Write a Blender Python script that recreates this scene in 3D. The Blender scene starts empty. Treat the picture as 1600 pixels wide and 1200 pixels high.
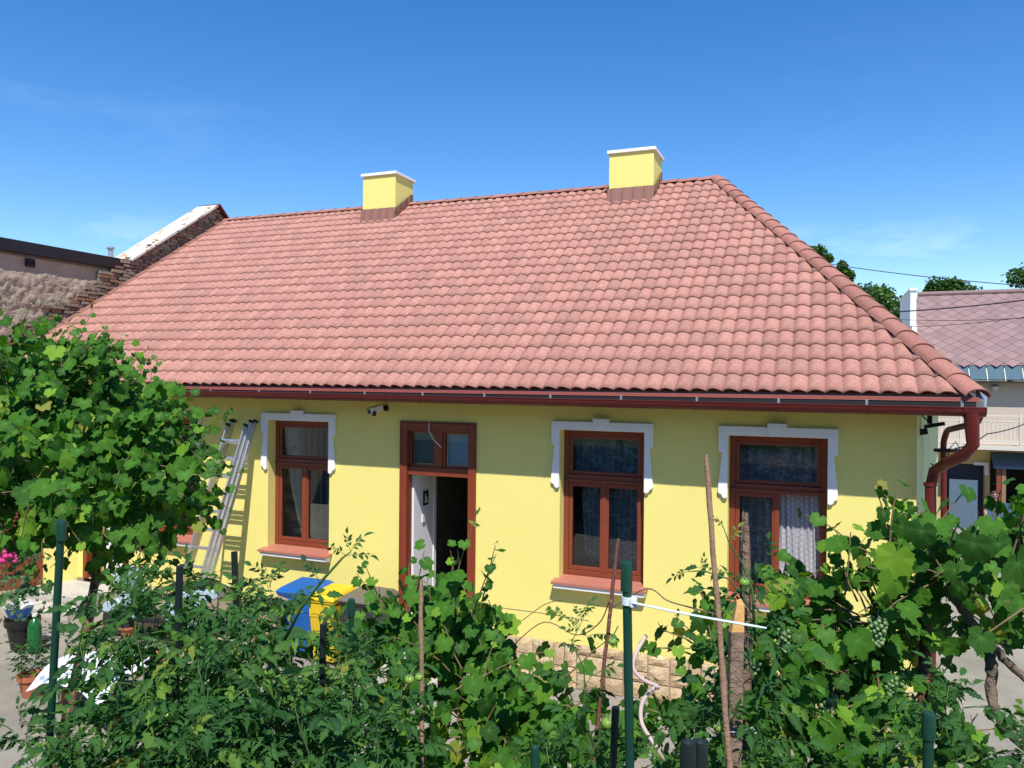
import bpy, math, random
from math import sin, cos, pi, radians, sqrt, atan2, exp
from mathutils import Vector, Matrix, noise

random.seed(7)
scene = bpy.context.scene
col = scene.collection

# ---------------------------------------------------------------- camera, world, sun, exposure
FPX = 1211.7
YAW, PITCH, ROLL = .3776, .0038, .0092
CAM = Vector((0, -10.0326, 4.1308))
_r = Vector((cos(YAW), sin(YAW), 0))
FW = Vector((-sin(YAW)*cos(PITCH), cos(YAW)*cos(PITCH), -sin(PITCH)))
_u = Vector((-sin(YAW)*sin(PITCH), cos(YAW)*sin(PITCH), cos(PITCH)))
RT = _r*cos(ROLL) + _u*sin(ROLL)
UP = _u*cos(ROLL) - _r*sin(ROLL)
cam_data = bpy.data.cameras.new('camera')
cam = bpy.data.objects.new('camera', cam_data)
col.objects.link(cam)
cam_data.sensor_width = 36
cam_data.lens = FPX*36/1600
cam_data.clip_start = .05
cam_data.clip_end = 2000
cam.matrix_world = Matrix(((RT.x, UP.x, -FW.x, CAM.x), (RT.y, UP.y, -FW.y, CAM.y), (RT.z, UP.z, -FW.z, CAM.z), (0, 0, 0, 1)))
scene.camera = cam

SUN = Vector((.40, -1, 1.56)).normalized()          # towards the sun
elev = math.asin(SUN.z)
world = bpy.data.worlds.new('World')
scene.world = world
world.use_nodes = True
wt = world.node_tree
for n in list(wt.nodes): wt.nodes.remove(n)


def N(t, typ, **k):
    n = t.nodes.new(typ)
    for a, b in k.items():
        if hasattr(n, a): setattr(n, a, b)
        else: n.inputs[a.replace('_', ' ')].default_value = b
    return n


def L(t, a, b):
    t.links.new(a, b)


def ramp(t, fac, stops, interp='LINEAR'):
    r = t.nodes.new('ShaderNodeValToRGB')
    r.color_ramp.interpolation = interp
    e = r.color_ramp.elements
    while len(e) < len(stops): e.new(.5)
    for i, (p, c) in enumerate(stops):
        e[i].position = p
        e[i].color = (c[0], c[1], c[2], 1) if hasattr(c, '__len__') else (c, c, c, 1)
    if fac is not None: t.links.new(fac, r.inputs[0])
    return r.outputs[0]


def mixc(t, fac, a, b, mode='MIX'):
    m = t.nodes.new('ShaderNodeMix'); m.data_type = 'RGBA'; m.blend_type = mode
    for s, v in ((m.inputs[0], fac), (m.inputs[6], a), (m.inputs[7], b)):
        if hasattr(v, 'links') or hasattr(v, 'is_linked'): t.links.new(v, s)
        elif hasattr(v, '__len__'): s.default_value = (v[0], v[1], v[2], 1)
        else: s.default_value = v
    return m.outputs[2]


def math_(t, op, a, b=None, c=None):
    m = t.nodes.new('ShaderNodeMath'); m.operation = op
    for i, v in enumerate((a, b, c)):
        if v is None: continue
        if hasattr(v, 'is_linked'): t.links.new(v, m.inputs[i])
        else: m.inputs[i].default_value = v
    return m.outputs[0]


sky = wt.nodes.new('ShaderNodeTexSky')
sky.sky_type = 'NISHITA'
sky.sun_disc = False
sky.sun_elevation = elev
sky.sun_rotation = atan2(SUN.x, SUN.y)
sky.altitude = 200
sky.air_density = 1.0
sky.dust_density = 0.0
sky.ozone_density = 2.2
tc = wt.nodes.new('ShaderNodeTexCoord')
sep = wt.nodes.new('ShaderNodeSeparateXYZ'); L(wt, tc.outputs['Generated'], sep.inputs[0])
mp = N(wt, 'ShaderNodeMapping'); mp.inputs['Scale'].default_value = (1, 1, 3.4); mp.inputs['Location'].default_value = (.35, .1, .0)
L(wt, tc.outputs['Generated'], mp.inputs[0])
n1 = N(wt, 'ShaderNodeTexNoise', Scale=2.6, Detail=8.0, Roughness=.6, Distortion=.35); L(wt, mp.outputs[0], n1.inputs['Vector'])
n2 = N(wt, 'ShaderNodeTexNoise', Scale=7.0, Detail=6.0, Roughness=.62, Distortion=.2); L(wt, mp.outputs[0], n2.inputs['Vector'])
wisps = ramp(wt, n1.outputs[0], [(.54, 0), (.80, .40)])
low = ramp(wt, n2.outputs[0], [(.52, 0), (.64, 1)])
band = ramp(wt, sep.outputs[2], [(0.0, 1), (.07, .9), (.14, .35), (.2, 0)])
lowc = math_(wt, 'MULTIPLY', low, band)
hi = ramp(wt, sep.outputs[2], [(0.0, 0), (.1, .3), (.28, .5), (.5, .15)])
hic = math_(wt, 'MULTIPLY', wisps, hi)
west = ramp(wt, math_(wt, 'MULTIPLY_ADD', sep.outputs[0], .5, .5), [(.08, 1), (.22, .12)])
hic = math_(wt, 'MULTIPLY', hic, west)
cloud = math_(wt, 'MAXIMUM', math_(wt, 'MULTIPLY', lowc, .6), hic)
hs = N(wt, 'ShaderNodeHueSaturation'); hs.inputs['Saturation'].default_value = 1.36; hs.inputs['Hue'].default_value = .506
L(wt, sky.outputs[0], hs.inputs['Color'])
skyc = mixc(wt, cloud, hs.outputs[0], (6.4, 7.2, 8.8))
bg = N(wt, 'ShaderNodeBackground', Strength=.142)
L(wt, skyc, bg.inputs[0])
wo = wt.nodes.new('ShaderNodeOutputWorld'); L(wt, bg.outputs[0], wo.inputs[0])

sl = bpy.data.lights.new('sun', 'SUN')
sl.energy = 4.8
sl.angle = radians(.53)
sl.color = (1, .955, .88)
sun = bpy.data.objects.new('sun', sl)
col.objects.link(sun)
sun.rotation_euler = SUN.to_track_quat('Z', 'Y').to_euler()
sun.location = (5, -15, 20)
scene.view_settings.view_transform = 'Standard'
scene.view_settings.look = 'None'
scene.view_settings.exposure = 0.36
scene.view_settings.gamma = 1
scene.view_settings.use_curve_mapping = False
scene.render.engine = 'CYCLES'
scene.cycles.max_bounces = 8
scene.cycles.transparent_max_bounces = 16
scene.cycles.use_denoising = True


def pix(px, py, X=None, Y=None, Z=None, d=None):
    v = FW + RT*((px-800)/FPX) + UP*((600-py)/FPX)
    if Y is not None: t = (Y-CAM.y)/v.y
    elif X is not None: t = X/v.x
    elif Z is not None: t = (Z-CAM.z)/v.z
    else: t = d
    return CAM + v*t


# ---------------------------------------------------------------- materials
MATS = {}


def material(name, base, rough=.7, var=.12, scale=8.0, bump=0.0, bscale=60.0, metal=0.0, spec=.5, base2=None, objvar=0.0, speck=None, detail=5.0):
    """principled with two-scale colour mottling, optional bump and per-object tint"""
    if name in MATS: return MATS[name]
    m = bpy.data.materials.new(name); m.use_nodes = True
    t = m.node_tree; p = t.nodes['Principled BSDF']
    co = t.nodes.new('ShaderNodeTexCoord').outputs['Object']
    n = N(t, 'ShaderNodeTexNoise', Scale=scale, Detail=detail, Roughness=.65); L(t, co, n.inputs['Vector'])
    b2 = base2 or tuple(c*(1-var*2) for c in base)
    c = mixc(t, ramp(t, n.outputs[0], [(.3, 0), (.7, 1)]), b2, base)
    if speck:
        ns = N(t, 'ShaderNodeTexNoise', Scale=speck[1], Detail=2.0); L(t, co, ns.inputs['Vector'])
        c = mixc(t, ramp(t, ns.outputs[0], [(speck[2], 0), (speck[2]+.08, 1)]), c, speck[0])
    if objvar:
        oi = t.nodes.new('ShaderNodeObjectInfo')
        at = t.nodes.new('ShaderNodeAttribute'); at.attribute_name = 'rnd'
        r = math_(t, 'FRACT', math_(t, 'ADD', oi.outputs['Random'], at.outputs['Fac']))
        k = math_(t, 'MULTIPLY_ADD', r, 2*objvar, 1-objvar)
        hv = N(t, 'ShaderNodeHueSaturation'); L(t, k, hv.inputs['Value']); L(t, c, hv.inputs['Color']); c = hv.outputs[0]
    L(t, c, p.inputs['Base Color'])
    p.inputs['Roughness'].default_value = rough
    p.inputs['Metallic'].default_value = metal
    p.inputs['Specular IOR Level'].default_value = spec
    if bump:
        nb = N(t, 'ShaderNodeTexNoise', Scale=bscale, Detail=4.0, Roughness=.6); L(t, co, nb.inputs['Vector'])
        bp = N(t, 'ShaderNodeBump', Strength=bump, Distance=.02); L(t, nb.outputs[0], bp.inputs['Height']); L(t, bp.outputs[0], p.inputs['Normal'])
    MATS[name] = m
    return m


def leaf_material(name, dark, mid, light, rough=.42, trans=.35, spec=.4):
    if name in MATS: return MATS[name]
    m = bpy.data.materials.new(name); m.use_nodes = True
    t = m.node_tree; p = t.nodes['Principled BSDF']; out = t.nodes['Material Output']
    oi = t.nodes.new('ShaderNodeObjectInfo')
    at = t.nodes.new('ShaderNodeAttribute'); at.attribute_name = 'rnd'
    r = math_(t, 'FRACT', math_(t, 'ADD', oi.outputs['Random'], at.outputs['Fac']))
    c = ramp(t, r, [(0, dark), (.5, mid), (.82, mid), (.955, light), (.975, light), (1, (.30, .25, .05))])
    vn = t.nodes.new('ShaderNodeAttribute'); vn.attribute_name = 'vein'
    co = t.nodes.new('ShaderNodeTexCoord').outputs['Object']
    n = N(t, 'ShaderNodeTexNoise', Scale=30.0, Detail=3.0); L(t, co, n.inputs['Vector'])
    c = mixc(t, math_(t, 'MULTIPLY', n.outputs[0], .35), c, tuple(x*.5 for x in mid))
    c = mixc(t, math_(t, 'MULTIPLY', math_(t, 'POWER', vn.outputs['Fac'], 3.0), .5), c, tuple(min(1, x*1.7+.03) for x in mid))
    L(t, c, p.inputs['Base Color'])
    p.inputs['Roughness'].default_value = rough
    p.inputs['Specular IOR Level'].default_value = spec
    tr = t.nodes.new('ShaderNodeBsdfTranslucent')
    L(t, mixc(t, 1.0, c, (1.35, 1.5, .45), 'MULTIPLY'), tr.inputs[0])
    bp = N(t, 'ShaderNodeBump', Strength=.35, Distance=.004)
    nb = N(t, 'ShaderNodeTexNoise', Scale=90.0, Detail=2.0); L(t, co, nb.inputs['Vector']); L(t, nb.outputs[0], bp.inputs['Height']); L(t, bp.outputs[0], p.inputs['Normal'])
    mx = N(t, 'ShaderNodeMixShader'); mx.inputs[0].default_value = trans
    L(t, p.outputs[0], mx.inputs[1]); L(t, tr.outputs[0], mx.inputs[2]); L(t, mx.outputs[0], out.inputs[0])
    MATS[name] = m
    return m


def glass_material(name, tint=(.9, .95, .95), refl=.9):
    if name in MATS: return MATS[name]
    m = bpy.data.materials.new(name); m.use_nodes = True
    t = m.node_tree; out = t.nodes['Material Output']; t.nodes.remove(t.nodes['Principled BSDF'])
    tb = t.nodes.new('ShaderNodeBsdfTransparent'); tb.inputs[0].default_value = (*tint, 1)
    gb = t.nodes.new('ShaderNodeBsdfGlossy'); gb.inputs['Roughness'].default_value = .01; gb.inputs[0].default_value = (refl, refl, refl, 1)
    fr = N(t, 'ShaderNodeFresnel', IOR=1.62)
    mx = t.nodes.new('ShaderNodeMixShader'); L(t, fr.outputs[0], mx.inputs[0]); L(t, tb.outputs[0], mx.inputs[1]); L(t, gb.outputs[0], mx.inputs[2]); L(t, mx.outputs[0], out.inputs[0])
    MATS[name] = m
    return m


def lace_material(name, kind):
    m = bpy.data.materials.new(name); m.use_nodes = True
    t = m.node_tree; out = t.nodes['Material Output']; t.nodes.remove(t.nodes['Principled BSDF'])
    co = t.nodes.new('ShaderNodeTexCoord').outputs['UV']
    sp = t.nodes.new('ShaderNodeSeparateXYZ'); L(t, co, sp.inputs[0])
    if kind == 'rings':
        # columns of rings joined by crosses
        u = math_(t, 'MULTIPLY', sp.outputs[0], 9.0); v = math_(t, 'MULTIPLY', sp.outputs[1], 7.2)
        shift = math_(t, 'MULTIPLY', math_(t, 'MODULO', math_(t, 'FLOOR', u), 2.0), .5)
        fu = math_(t, 'SUBTRACT', math_(t, 'FRACT', u), .5); fv = math_(t, 'SUBTRACT', math_(t, 'FRACT', math_(t, 'ADD', v, shift)), .5)
        rr = math_(t, 'SQRT', math_(t, 'ADD', math_(t, 'POWER', fu, 2.0), math_(t, 'POWER', fv, 2.0)))
        ring = math_(t, 'LESS_THAN', math_(t, 'ABSOLUTE', math_(t, 'SUBTRACT', rr, .2)), .07)
        cr = math_(t, 'LESS_THAN', math_(t, 'ABSOLUTE', math_(t, 'SUBTRACT', math_(t, 'ABSOLUTE', fu), math_(t, 'SUBTRACT', .5, math_(t, 'ABSOLUTE', fv)))), .035)
        pat = math_(t, 'MAXIMUM', ring, cr)
    else:
        mp_ = N(t, 'ShaderNodeMapping'); L(t, co, mp_.inputs[0]); mp_.inputs['Scale'].default_value = (1, 1.4, 1)
        vo = N(t, 'ShaderNodeTexVoronoi', Scale=6.0); vo.feature = 'DISTANCE_TO_EDGE'; L(t, mp_.outputs[0], vo.inputs['Vector'])
        no = N(t, 'ShaderNodeTexNoise', Scale=3.0, Detail=4.0); L(t, mp_.outputs[0], no.inputs['Vector'])
        pat = math_(t, 'MULTIPLY', ramp(t, vo.outputs['Distance'], [(.07, 1), (.16, 0)]), ramp(t, no.outputs[0], [(.45, 0), (.55, 1)]))
    a = math_(t, 'MULTIPLY_ADD', pat, .36, .46)
    tb = t.nodes.new('ShaderNodeBsdfTransparent')
    db = t.nodes.new('ShaderNodeBsdfDiffuse'); db.inputs[0].default_value = (.80, .80, .84, 1)
    tl = t.nodes.new('ShaderNodeBsdfTranslucent'); tl.inputs[0].default_value = (.6, .6, .62, 1)
    m1 = t.nodes.new('ShaderNodeMixShader'); m1.inputs[0].default_value = .25; L(t, db.outputs[0], m1.inputs[1]); L(t, tl.outputs[0], m1.inputs[2])
    m2 = t.nodes.new('ShaderNodeMixShader'); L(t, a, m2.inputs[0]); L(t, tb.outputs[0], m2.inputs[1]); L(t, m1.outputs[0], m2.inputs[2]); L(t, m2.outputs[0], out.inputs[0])
    return m


M = dict(
    stucco=material('yellow_stucco', (.82, .715, .215), .9, .03, .9, .45, 110, base2=(.79, .685, .20)),
    stucco_side=material('shade_tinted_stucco', (.62, .66, .33), .9, .05, 1.5, .3, 140),  # pale green puts sky-lit shade into the wall colour
    white_stucco=material('white_trim_paint', (.84, .83, .79), .7, .03, 5, .12, 90),
    tile=material('granulated_tile', (.51, .262, .198), .9, .10, 14, .6, 200, base2=(.40, .185, .145), objvar=.12, speck=((.32, .135, .11), 48.0, .56)),
    cap=material('granulated_cap', (.44, .20, .15), .88, .12, 40, .5, 260, base2=(.33, .14, .105), objvar=.14, speck=((.25, .08, .06), 150.0, .57)),
    flash=material('brown_flashing', (.26, .115, .085), .7, .12, 30, .3, 120),
    red_metal=material('red_painted_sheet', (.125, .018, .015), .42, .08, 6, 0, spec=.3),
    red_sheet=material('red_sheet_faded', (.34, .09, .07), .5, .08, 9, 0),
    brownwood=material('brown_window_paint', (.225, .050, .022), .42, .08, 7, .08, 40),
    sillmat=material('brown_sill_sheet', (.44, .165, .115), .45, .06, 7, 0),
    doorwood=material('brown_door_paint', (.23, .045, .018), .38, .08, 5, .05, 30),
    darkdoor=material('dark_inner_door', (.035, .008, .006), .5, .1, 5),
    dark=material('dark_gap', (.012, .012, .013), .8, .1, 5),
    inner=material('interior_plaster', (.30, .28, .25), .9, .05, 3),
    white_inner=material('white_interior_wall', (.74, .74, .76), .8, .02, 3, .05, 60),
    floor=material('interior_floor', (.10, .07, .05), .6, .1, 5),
    stone=material('buff_ashlar', (.62, .47, .28), .9, .10, 9, .8, 45, base2=(.46, .31, .16), objvar=.16, speck=((.62, .55, .45), 40.0, .6)),
    mortar=material('mortar', (.36, .28, .20), .95, .12, 20, .5, 60),
    concrete=material('yard_concrete', (.33, .30, .25), .9, .12, 1.1, .6, 70, base2=(.20, .18, .15), speck=((.24, .22, .19), 9.0, .66)),
    step=material('step_concrete', (.52, .49, .43), .9, .10, 3, .4, 60, speck=((.33, .30, .26), 14.0, .62)),
    soil=material('garden_soil', (.10, .065, .04), .95, .2, 6, .8, 30),
    render=material('rough_render', (.46, .375, .27), .95, .15, 2.2, 1.0, 22, base2=(.34, .27, .195)),
    smooth_render=material('grey_render', (.33, .285, .225), .95, .12, 4, .5, 40),
    brick=material('old_brick', (.34, .17, .10), .95, .2, 16, .8, 60, base2=(.24, .13, .085), objvar=.28),
    stonebrick=material('weathered_brick', (.33, .26, .19), .95, .2, 14, .8, 60, base2=(.22, .165, .12), objvar=.25),
    orange_brick=material('orange_brick', (.50, .17, .07), .95, .2, 14, .6, 60, objvar=.2),
    black_sheet=material('black_sheet', (.012, .013, .017), .45, .1, 3),
    peeling=material('peeling_white_sheet', (.74, .70, .62), .7, .10, 5, .2, 30, base2=(.60, .55, .47), speck=((.48, .26, .13), 4.0, .56)),
    alu=material('aluminium', (.62, .63, .65), .38, .06, 12, 0, metal=.85),
    galv=material('galvanised', (.5, .52, .55), .45, .1, 12, 0, metal=.7),
    blackpl=material('black_plastic', (.012, .012, .014), .4, .1, 12),
    whitepl=material('white_plastic', (.75, .74, .70), .4, .04, 12),
    bluebin=material('blue_bin', (.012, .115, .40), .38, .06, 7),
    yellowbin=material('yellow_bin', (.75, .50, .02), .38, .06, 7),
    greybin=material('anthracite_bin', (.035, .038, .042), .45, .1, 7),
    brownlid=material('brown_bin_lid', (.15, .13, .095), .6, .1, 7),
    greenpost=material('green_coated_post', (.008, .052, .032), .38, .08, 30),
    darkpost=material('dark_post', (.010, .018, .018), .45, .08, 30),
    rust=material('rusty_iron', (.16, .055, .032), .8, .2, 40, .4, 120, base2=(.085, .03, .022), speck=((.28, .12, .06), 60.0, .6)),
    bark=material('vine_bark', (.22, .16, .115), .95, .25, 30, .9, 70, base2=(.10, .072, .05)),
    stick=material('hazel_stick', (.28, .17, .10), .8, .15, 40, .4, 90),
    oldwood=material('grey_old_wood', (.24, .165, .11), .9, .2, 26, .8, 60, base2=(.12, .08, .055)),
    cutwood=material('fresh_cut_wood', (.60, .33, .11), .7, .1, 30, .2, 60),
    hose=material('pink_hose', (.55, .42, .38), .5, .08, 20),
    ziptie=material('white_ziptie', (.66, .74, .76), .35, .03, 20),
    terracotta=material('terracotta', (.46, .15, .07), .8, .1, 14, .2, 60),
    cloth=material('printed_cloth', (.66, .66, .70), .9, .04, 4, .1, 60, speck=((.22, .34, .42), 5.0, .60)),
    tablewood=material('red_brown_table', (.30, .085, .05), .55, .1, 8),
    card=material('cardboard', (.40, .26, .15), .9, .08, 6),
    bottle=material('green_bottle', (.01, .12, .03), .25, .1, 6),
    scootwhite=material('white_blue_paint', (.42, .52, .60), .25, .03, 6),
    tyre=material('tyre_rubber', (.02, .02, .022), .75, .1, 20),
    pink=material('pink_flower', (.60, .04, .22), .6, .1, 20),
    yellowfl=material('yellow_flower', (.75, .55, .03), .6, .1, 20),
    grape=material('green_grape', (.16, .26, .10), .45, .08, 20),
    tomato=material('green_tomato', (.20, .34, .05), .25, .06, 20),
    shingle=material('purple_shingle', (.26, .17, .165), .85, .12, 6, .3, 40, base2=(.23, .145, .14), objvar=.13),
    bluesheet=material('blue_grey_sheet', (.075, .13, .17), .75, .06, 4, spec=.2),
    beige=material('beige_render', (.50, .42, .34), .9, .05, 1),
    ochre=material('ochre_render', (.60, .44, .17), .9, .08, 1.5),
    railing=material('cream_railing', (.62, .56, .47), .5, .05, 6),
    garage=material('dark_blue_garage', (.018, .025, .045), .5, .1, 4),
    awning=material('blue_awning', (.09, .14, .19), .6, .06, 4),
    bluefence=material('blue_fence', (.055, .13, .21), .5, .06, 6, objvar=.1),
    skin=material('skin', (.55, .30, .20), .6, .05, 10),
    hair=material('dark_hair', (.05, .02, .015), .6, .2, 60),
    shirt=material('dark_shirt', (.03, .03, .035), .9, .1, 20),
    trouser=material('grey_trousers', (.08, .08, .09), .9, .1, 20),
    wire=material('black_wire', (.02, .02, .022), .6, .1, 6),
    treebark=material('tree_bark', (.12, .085, .06), .95, .2, 8, .6, 30),
)
M['glass'] = glass_material('window_glass')
M['grape_leaf'] = leaf_material('grape_leaf', (.018, .070, .010), (.060, .178, .016), (.21, .38, .028), .58, .30, .16)
M['grape_leaf_blue'] = leaf_material('broad_leaf', (.022, .085, .034), (.04, .135, .042), (.09, .23, .05), .45)
M['tomato_leaf'] = leaf_material('tomato_leaf', (.016, .062, .018), (.044, .132, .026), (.15, .28, .036), .6, .28, .18)
M['grass'] = material('garden_grass', (.045, .085, .02), .95, .2, 3, .6, 30, base2=(.03, .05, .015))
M['stem'] = material('green_stem', (.075, .14, .035), .6, .12, 30)
M['reedstem'] = material('vine_shoot', (.20, .14, .06), .6, .2, 30)
M['tree_leaf'] = leaf_material('tree_leaf', (.035, .085, .018), (.060, .140, .026), (.11, .21, .035), .6, .25, .2)

# the facade of the firewall render has its own relief; roof tiles get a darker left flank through geometry only


# ---------------------------------------------------------------- helpers
def wm(o):
    m = o.matrix_basis.copy()
    if o.parent: m = wm(o.parent) @ o.matrix_parent_inverse @ m
    return m


def link(o, parent=None, label=None, cat=None, group=None, kind=None):
    col.objects.link(o)
    if parent is not None:
        o.parent = parent
        o.matrix_parent_inverse = wm(parent).inverted()
    if label: o['label'] = label
    if cat: o['category'] = cat
    if group: o['group'] = group
    if kind: o['kind'] = kind
    return o


def thing(name, label, cat, loc=(0, 0, 0), group=None, rz=0):
    o = bpy.data.objects.new(name, None)
    o.location = loc
    o.rotation_euler = (0, 0, rz)
    o.empty_display_size = .2
    return link(o, None, label, cat, group)


class MB:
    def __init__(s): s.v = []; s.f = []; s.m = []; s.uv = None; s.rnd = []

    def add(s, vs, fs, mi=0, rnd=0.0):
        b = len(s.v); s.v += [tuple(v) for v in vs]; s.rnd += [rnd]*len(vs)
        s.f += [tuple(b+i for i in f) for f in fs]; s.m += [mi]*len(fs)
        return s

    def box(s, x0, x1, y0, y1, z0, z1, mi=0, rnd=0.0, T=None):
        vs = [(x, y, z) for z in (z0, z1) for y in (y0, y1) for x in (x0, x1)]
        if T is not None: vs = [T @ Vector(v) for v in vs]
        return s.add(vs, [(0, 2, 3, 1), (4, 5, 7, 6), (0, 1, 5, 4), (2, 6, 7, 3), (0, 4, 6, 2), (1, 3, 7, 5)], mi, rnd)

    def prism(s, poly, fn, a, b, mi=0):
        """poly: 2D outline (anticlockwise seen from the front); fn(u,v,w) -> point; extruded from w=a (front) to w=b"""
        n = len(poly)
        vs = [fn(u, v, a) for u, v in poly] + [fn(u, v, b) for u, v in poly]
        fs = [tuple(range(n)), tuple(range(2*n-1, n-1, -1))] + [(i, i+n, (i+1) % n+n, (i+1) % n) for i in range(n)]
        return s.add(vs, fs, mi)

    def tube(s, pts, r, n=8, mi=0, cap=True, squash=1.0):
        pts = [Vector(p) for p in pts]
        if not hasattr(r, '__len__'): r = [r]*len(pts)
        prev = None; rings = []
        for i, p in enumerate(pts):
            d = (pts[min(i+1, len(pts)-1)]-pts[max(i-1, 0)])
            if d.length < 1e-9: d = Vector((0, 0, 1))
            d.normalize()
            if prev is None:
                a = d.cross(Vector((0, 0, 1)))
                if a.length < .1: a = d.cross(Vector((1, 0, 0)))
                a.normalize()
            else:
                a = (prev - d*prev.dot(d)).normalized()
            prev = a; b = d.cross(a)
            rings.append([p+(a*cos(2*pi*k/n)+b*sin(2*pi*k/n)*squash)*r[i] for k in range(n)])
        vs = [v for rg in rings for v in rg]
        fs = []
        for i in range(len(pts)-1):
            for k in range(n):
                fs.append((i*n+k, i*n+(k+1) % n, (i+1)*n+(k+1) % n, (i+1)*n+k))
        if cap: fs += [tuple(range(n-1, -1, -1)), tuple(range((len(pts)-1)*n, len(pts)*n))]
        return s.add(vs, fs, mi)

    def lathe(s, prof, c=(0, 0, 0), n=20, mi=0, axis='Z'):
        vs = []
        for r, z in prof:
            for k in range(n):
                a = 2*pi*k/n
                p = (r*cos(a), r*sin(a), z) if axis == 'Z' else ((z, r*cos(a), r*sin(a)) if axis == 'X' else (r*cos(a), z, r*sin(a)))
                vs.append((c[0]+p[0], c[1]+p[1], c[2]+p[2]))
        fs = [(i*n+k, i*n+(k+1) % n, (i+1)*n+(k+1) % n, (i+1)*n+k) for i in range(len(prof)-1) for k in range(n)]
        if prof[0][0] > 1e-6: fs.append(tuple(range(n-1, -1, -1)))
        if prof[-1][0] > 1e-6: fs.append(tuple(range((len(prof)-1)*n, len(prof)*n)))
        return s.add(vs, fs, mi)

    def ball(s, c, r, n=8, mi=0, sz=1.0, rnd=0.0):
        k = max(4, n//2+1)
        vs = [(c[0], c[1], c[2]-r*sz)]
        for i in range(1, k):
            a = -pi/2+pi*i/k
            for j in range(n):
                b = 2*pi*j/n
                vs.append((c[0]+r*cos(a)*cos(b), c[1]+r*cos(a)*sin(b), c[2]+r*sz*sin(a)))
        vs.append((c[0], c[1], c[2]+r*sz))
        fs = [(0, 1+(j+1) % n, 1+j) for j in range(n)]
        for i in range(k-2):
            for j in range(n): fs.append((1+i*n+j, 1+i*n+(j+1) % n, 1+(i+1)*n+(j+1) % n, 1+(i+1)*n+j))
        e = len(vs)-1
        fs += [(e, 1+(k-2)*n+j, 1+(k-2)*n+(j+1) % n) for j in range(n)]
        return s.add(vs, fs, mi, rnd)

    def data(s, name, mats, smooth=False):
        me = bpy.data.meshes.new(name)
        me.from_pydata(s.v, [], s.f)
        for m in (mats if isinstance(mats, (list, tuple)) else [mats]): me.materials.append(m)
        if any(s.m): me.polygons.foreach_set('material_index', s.m)
        if any(s.rnd):
            a = me.attributes.new('rnd', 'FLOAT', 'POINT'); a.data.foreach_set('value', s.rnd)
        if smooth is True: me.polygons.foreach_set('use_smooth', [True]*len(s.f))
        me.update()
        return me

    def build(s, name, mats, parent=None, smooth=False, bevel=0, label=None, cat=None, group=None, kind=None):
        me = s.data(name, mats, smooth)
        o = bpy.data.objects.new(name, me)
        link(o, parent, label, cat, group, kind)
        if smooth == 'auto':
            me.polygons.foreach_set('use_smooth', [True]*len(s.f))
            try: me.set_sharp_from_angle(angle=radians(35))
            except Exception: pass
        if bevel:
            b = o.modifiers.new('bevel', 'BEVEL'); b.width = bevel; b.segments = 2; b.limit_method = 'ANGLE'
        return o


def inst(name, me, mat4, parent, pinv):
    o = bpy.data.objects.new(name, me)
    col.objects.link(o)
    o.parent = parent
    o.matrix_parent_inverse = pinv
    o.matrix_basis = mat4
    return o


def frame_matrix(o, x, y, z):
    return Matrix(((x[0], y[0], z[0], o[0]), (x[1], y[1], z[1], o[1]), (x[2], y[2], z[2], o[2]), (0, 0, 0, 1)))


def smoothstep(a, b, x):
    t = max(0, min(1, (x-a)/(b-a))); return t*t*(3-2*t)


def ground_z(x, y):
    g = .28*smoothstep(-4.5, -9, x)
    g -= 1.0*smoothstep(6.5, 13, y)
    return g

# ---------------------------------------------------------------- ground, road
def grid_sheet(name, xs, ys, zf, mat, label=None, kind='structure', parent=None, cat=None):
    b = MB()
    vs = [(x, y, zf(x, y)) for y in ys for x in xs]
    nx = len(xs)
    fs = [(j*nx+i, j*nx+i+1, (j+1)*nx+i+1, (j+1)*nx+i) for j in range(len(ys)-1) for i in range(nx-1)]
    b.add(vs, fs)
    return b.build(name, mat, parent, smooth=True, label=label, cat=cat, kind=kind)


xs = [-600, -200, -80, -40] + [-24+i*.5 for i in range(97)] + [40, 80, 200, 600]
ys = [-300, -100, -40] + [-20+i*.5 for i in range(81)] + [30, 50, 90, 200, 700]
g = grid_sheet('ground', xs, ys, ground_z, M['concrete'])
g['label'] = 'pale sandy concrete of the yard and street round the yellow house'; g['category'] = 'ground'
# terrace the plants grow on, with its retaining wall
b = MB(); b.box(-2.9, 6, -30, -7.5, -.2, 2.28)
o = b.build('garden_terrace', M['soil'], kind='structure'); o['label'] = 'raised garden bed of dark soil under the vines and tomato plants'; o['category'] = 'terrace'
b = MB(); b.box(-18, 14, -32, -10.9, -.2, 2.30)
o = b.build('garden_lawn', M['grass'], kind='structure'); o['label'] = 'rough garden grass behind the viewpoint'

# ---------------------------------------------------------------- the yellow house
EY, EZ, RY, RZ = -.5, 4.0067, 6.0, 8.2187
TH = atan2(RZ-EZ, RY-EY); SL = sqrt((RZ-EZ)**2+(RY-EY)**2)
XV, XRE, XCO = -14.4, -1.95, 1.57          # verge, ridge end, eave corner
HX0, HX1 = -12.3, 1.05
WX = [-10.89, -8.25, -3.38, -1.17]; WW = 1.383
WZ0, WZ1 = 1.45, 3.475
house = thing('yellow_house', 'yellow single-storey house with red tiled hipped roof and white window surrounds', 'house', (-5, 0, 0))


def rp(x, s, h=0.0):
    "point on the front roof slope: along x, up the slope s, height h above it"
    return Vector((x, EY+s*cos(TH)-h*sin(TH), EZ+s*sin(TH)+h*cos(TH)))


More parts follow.
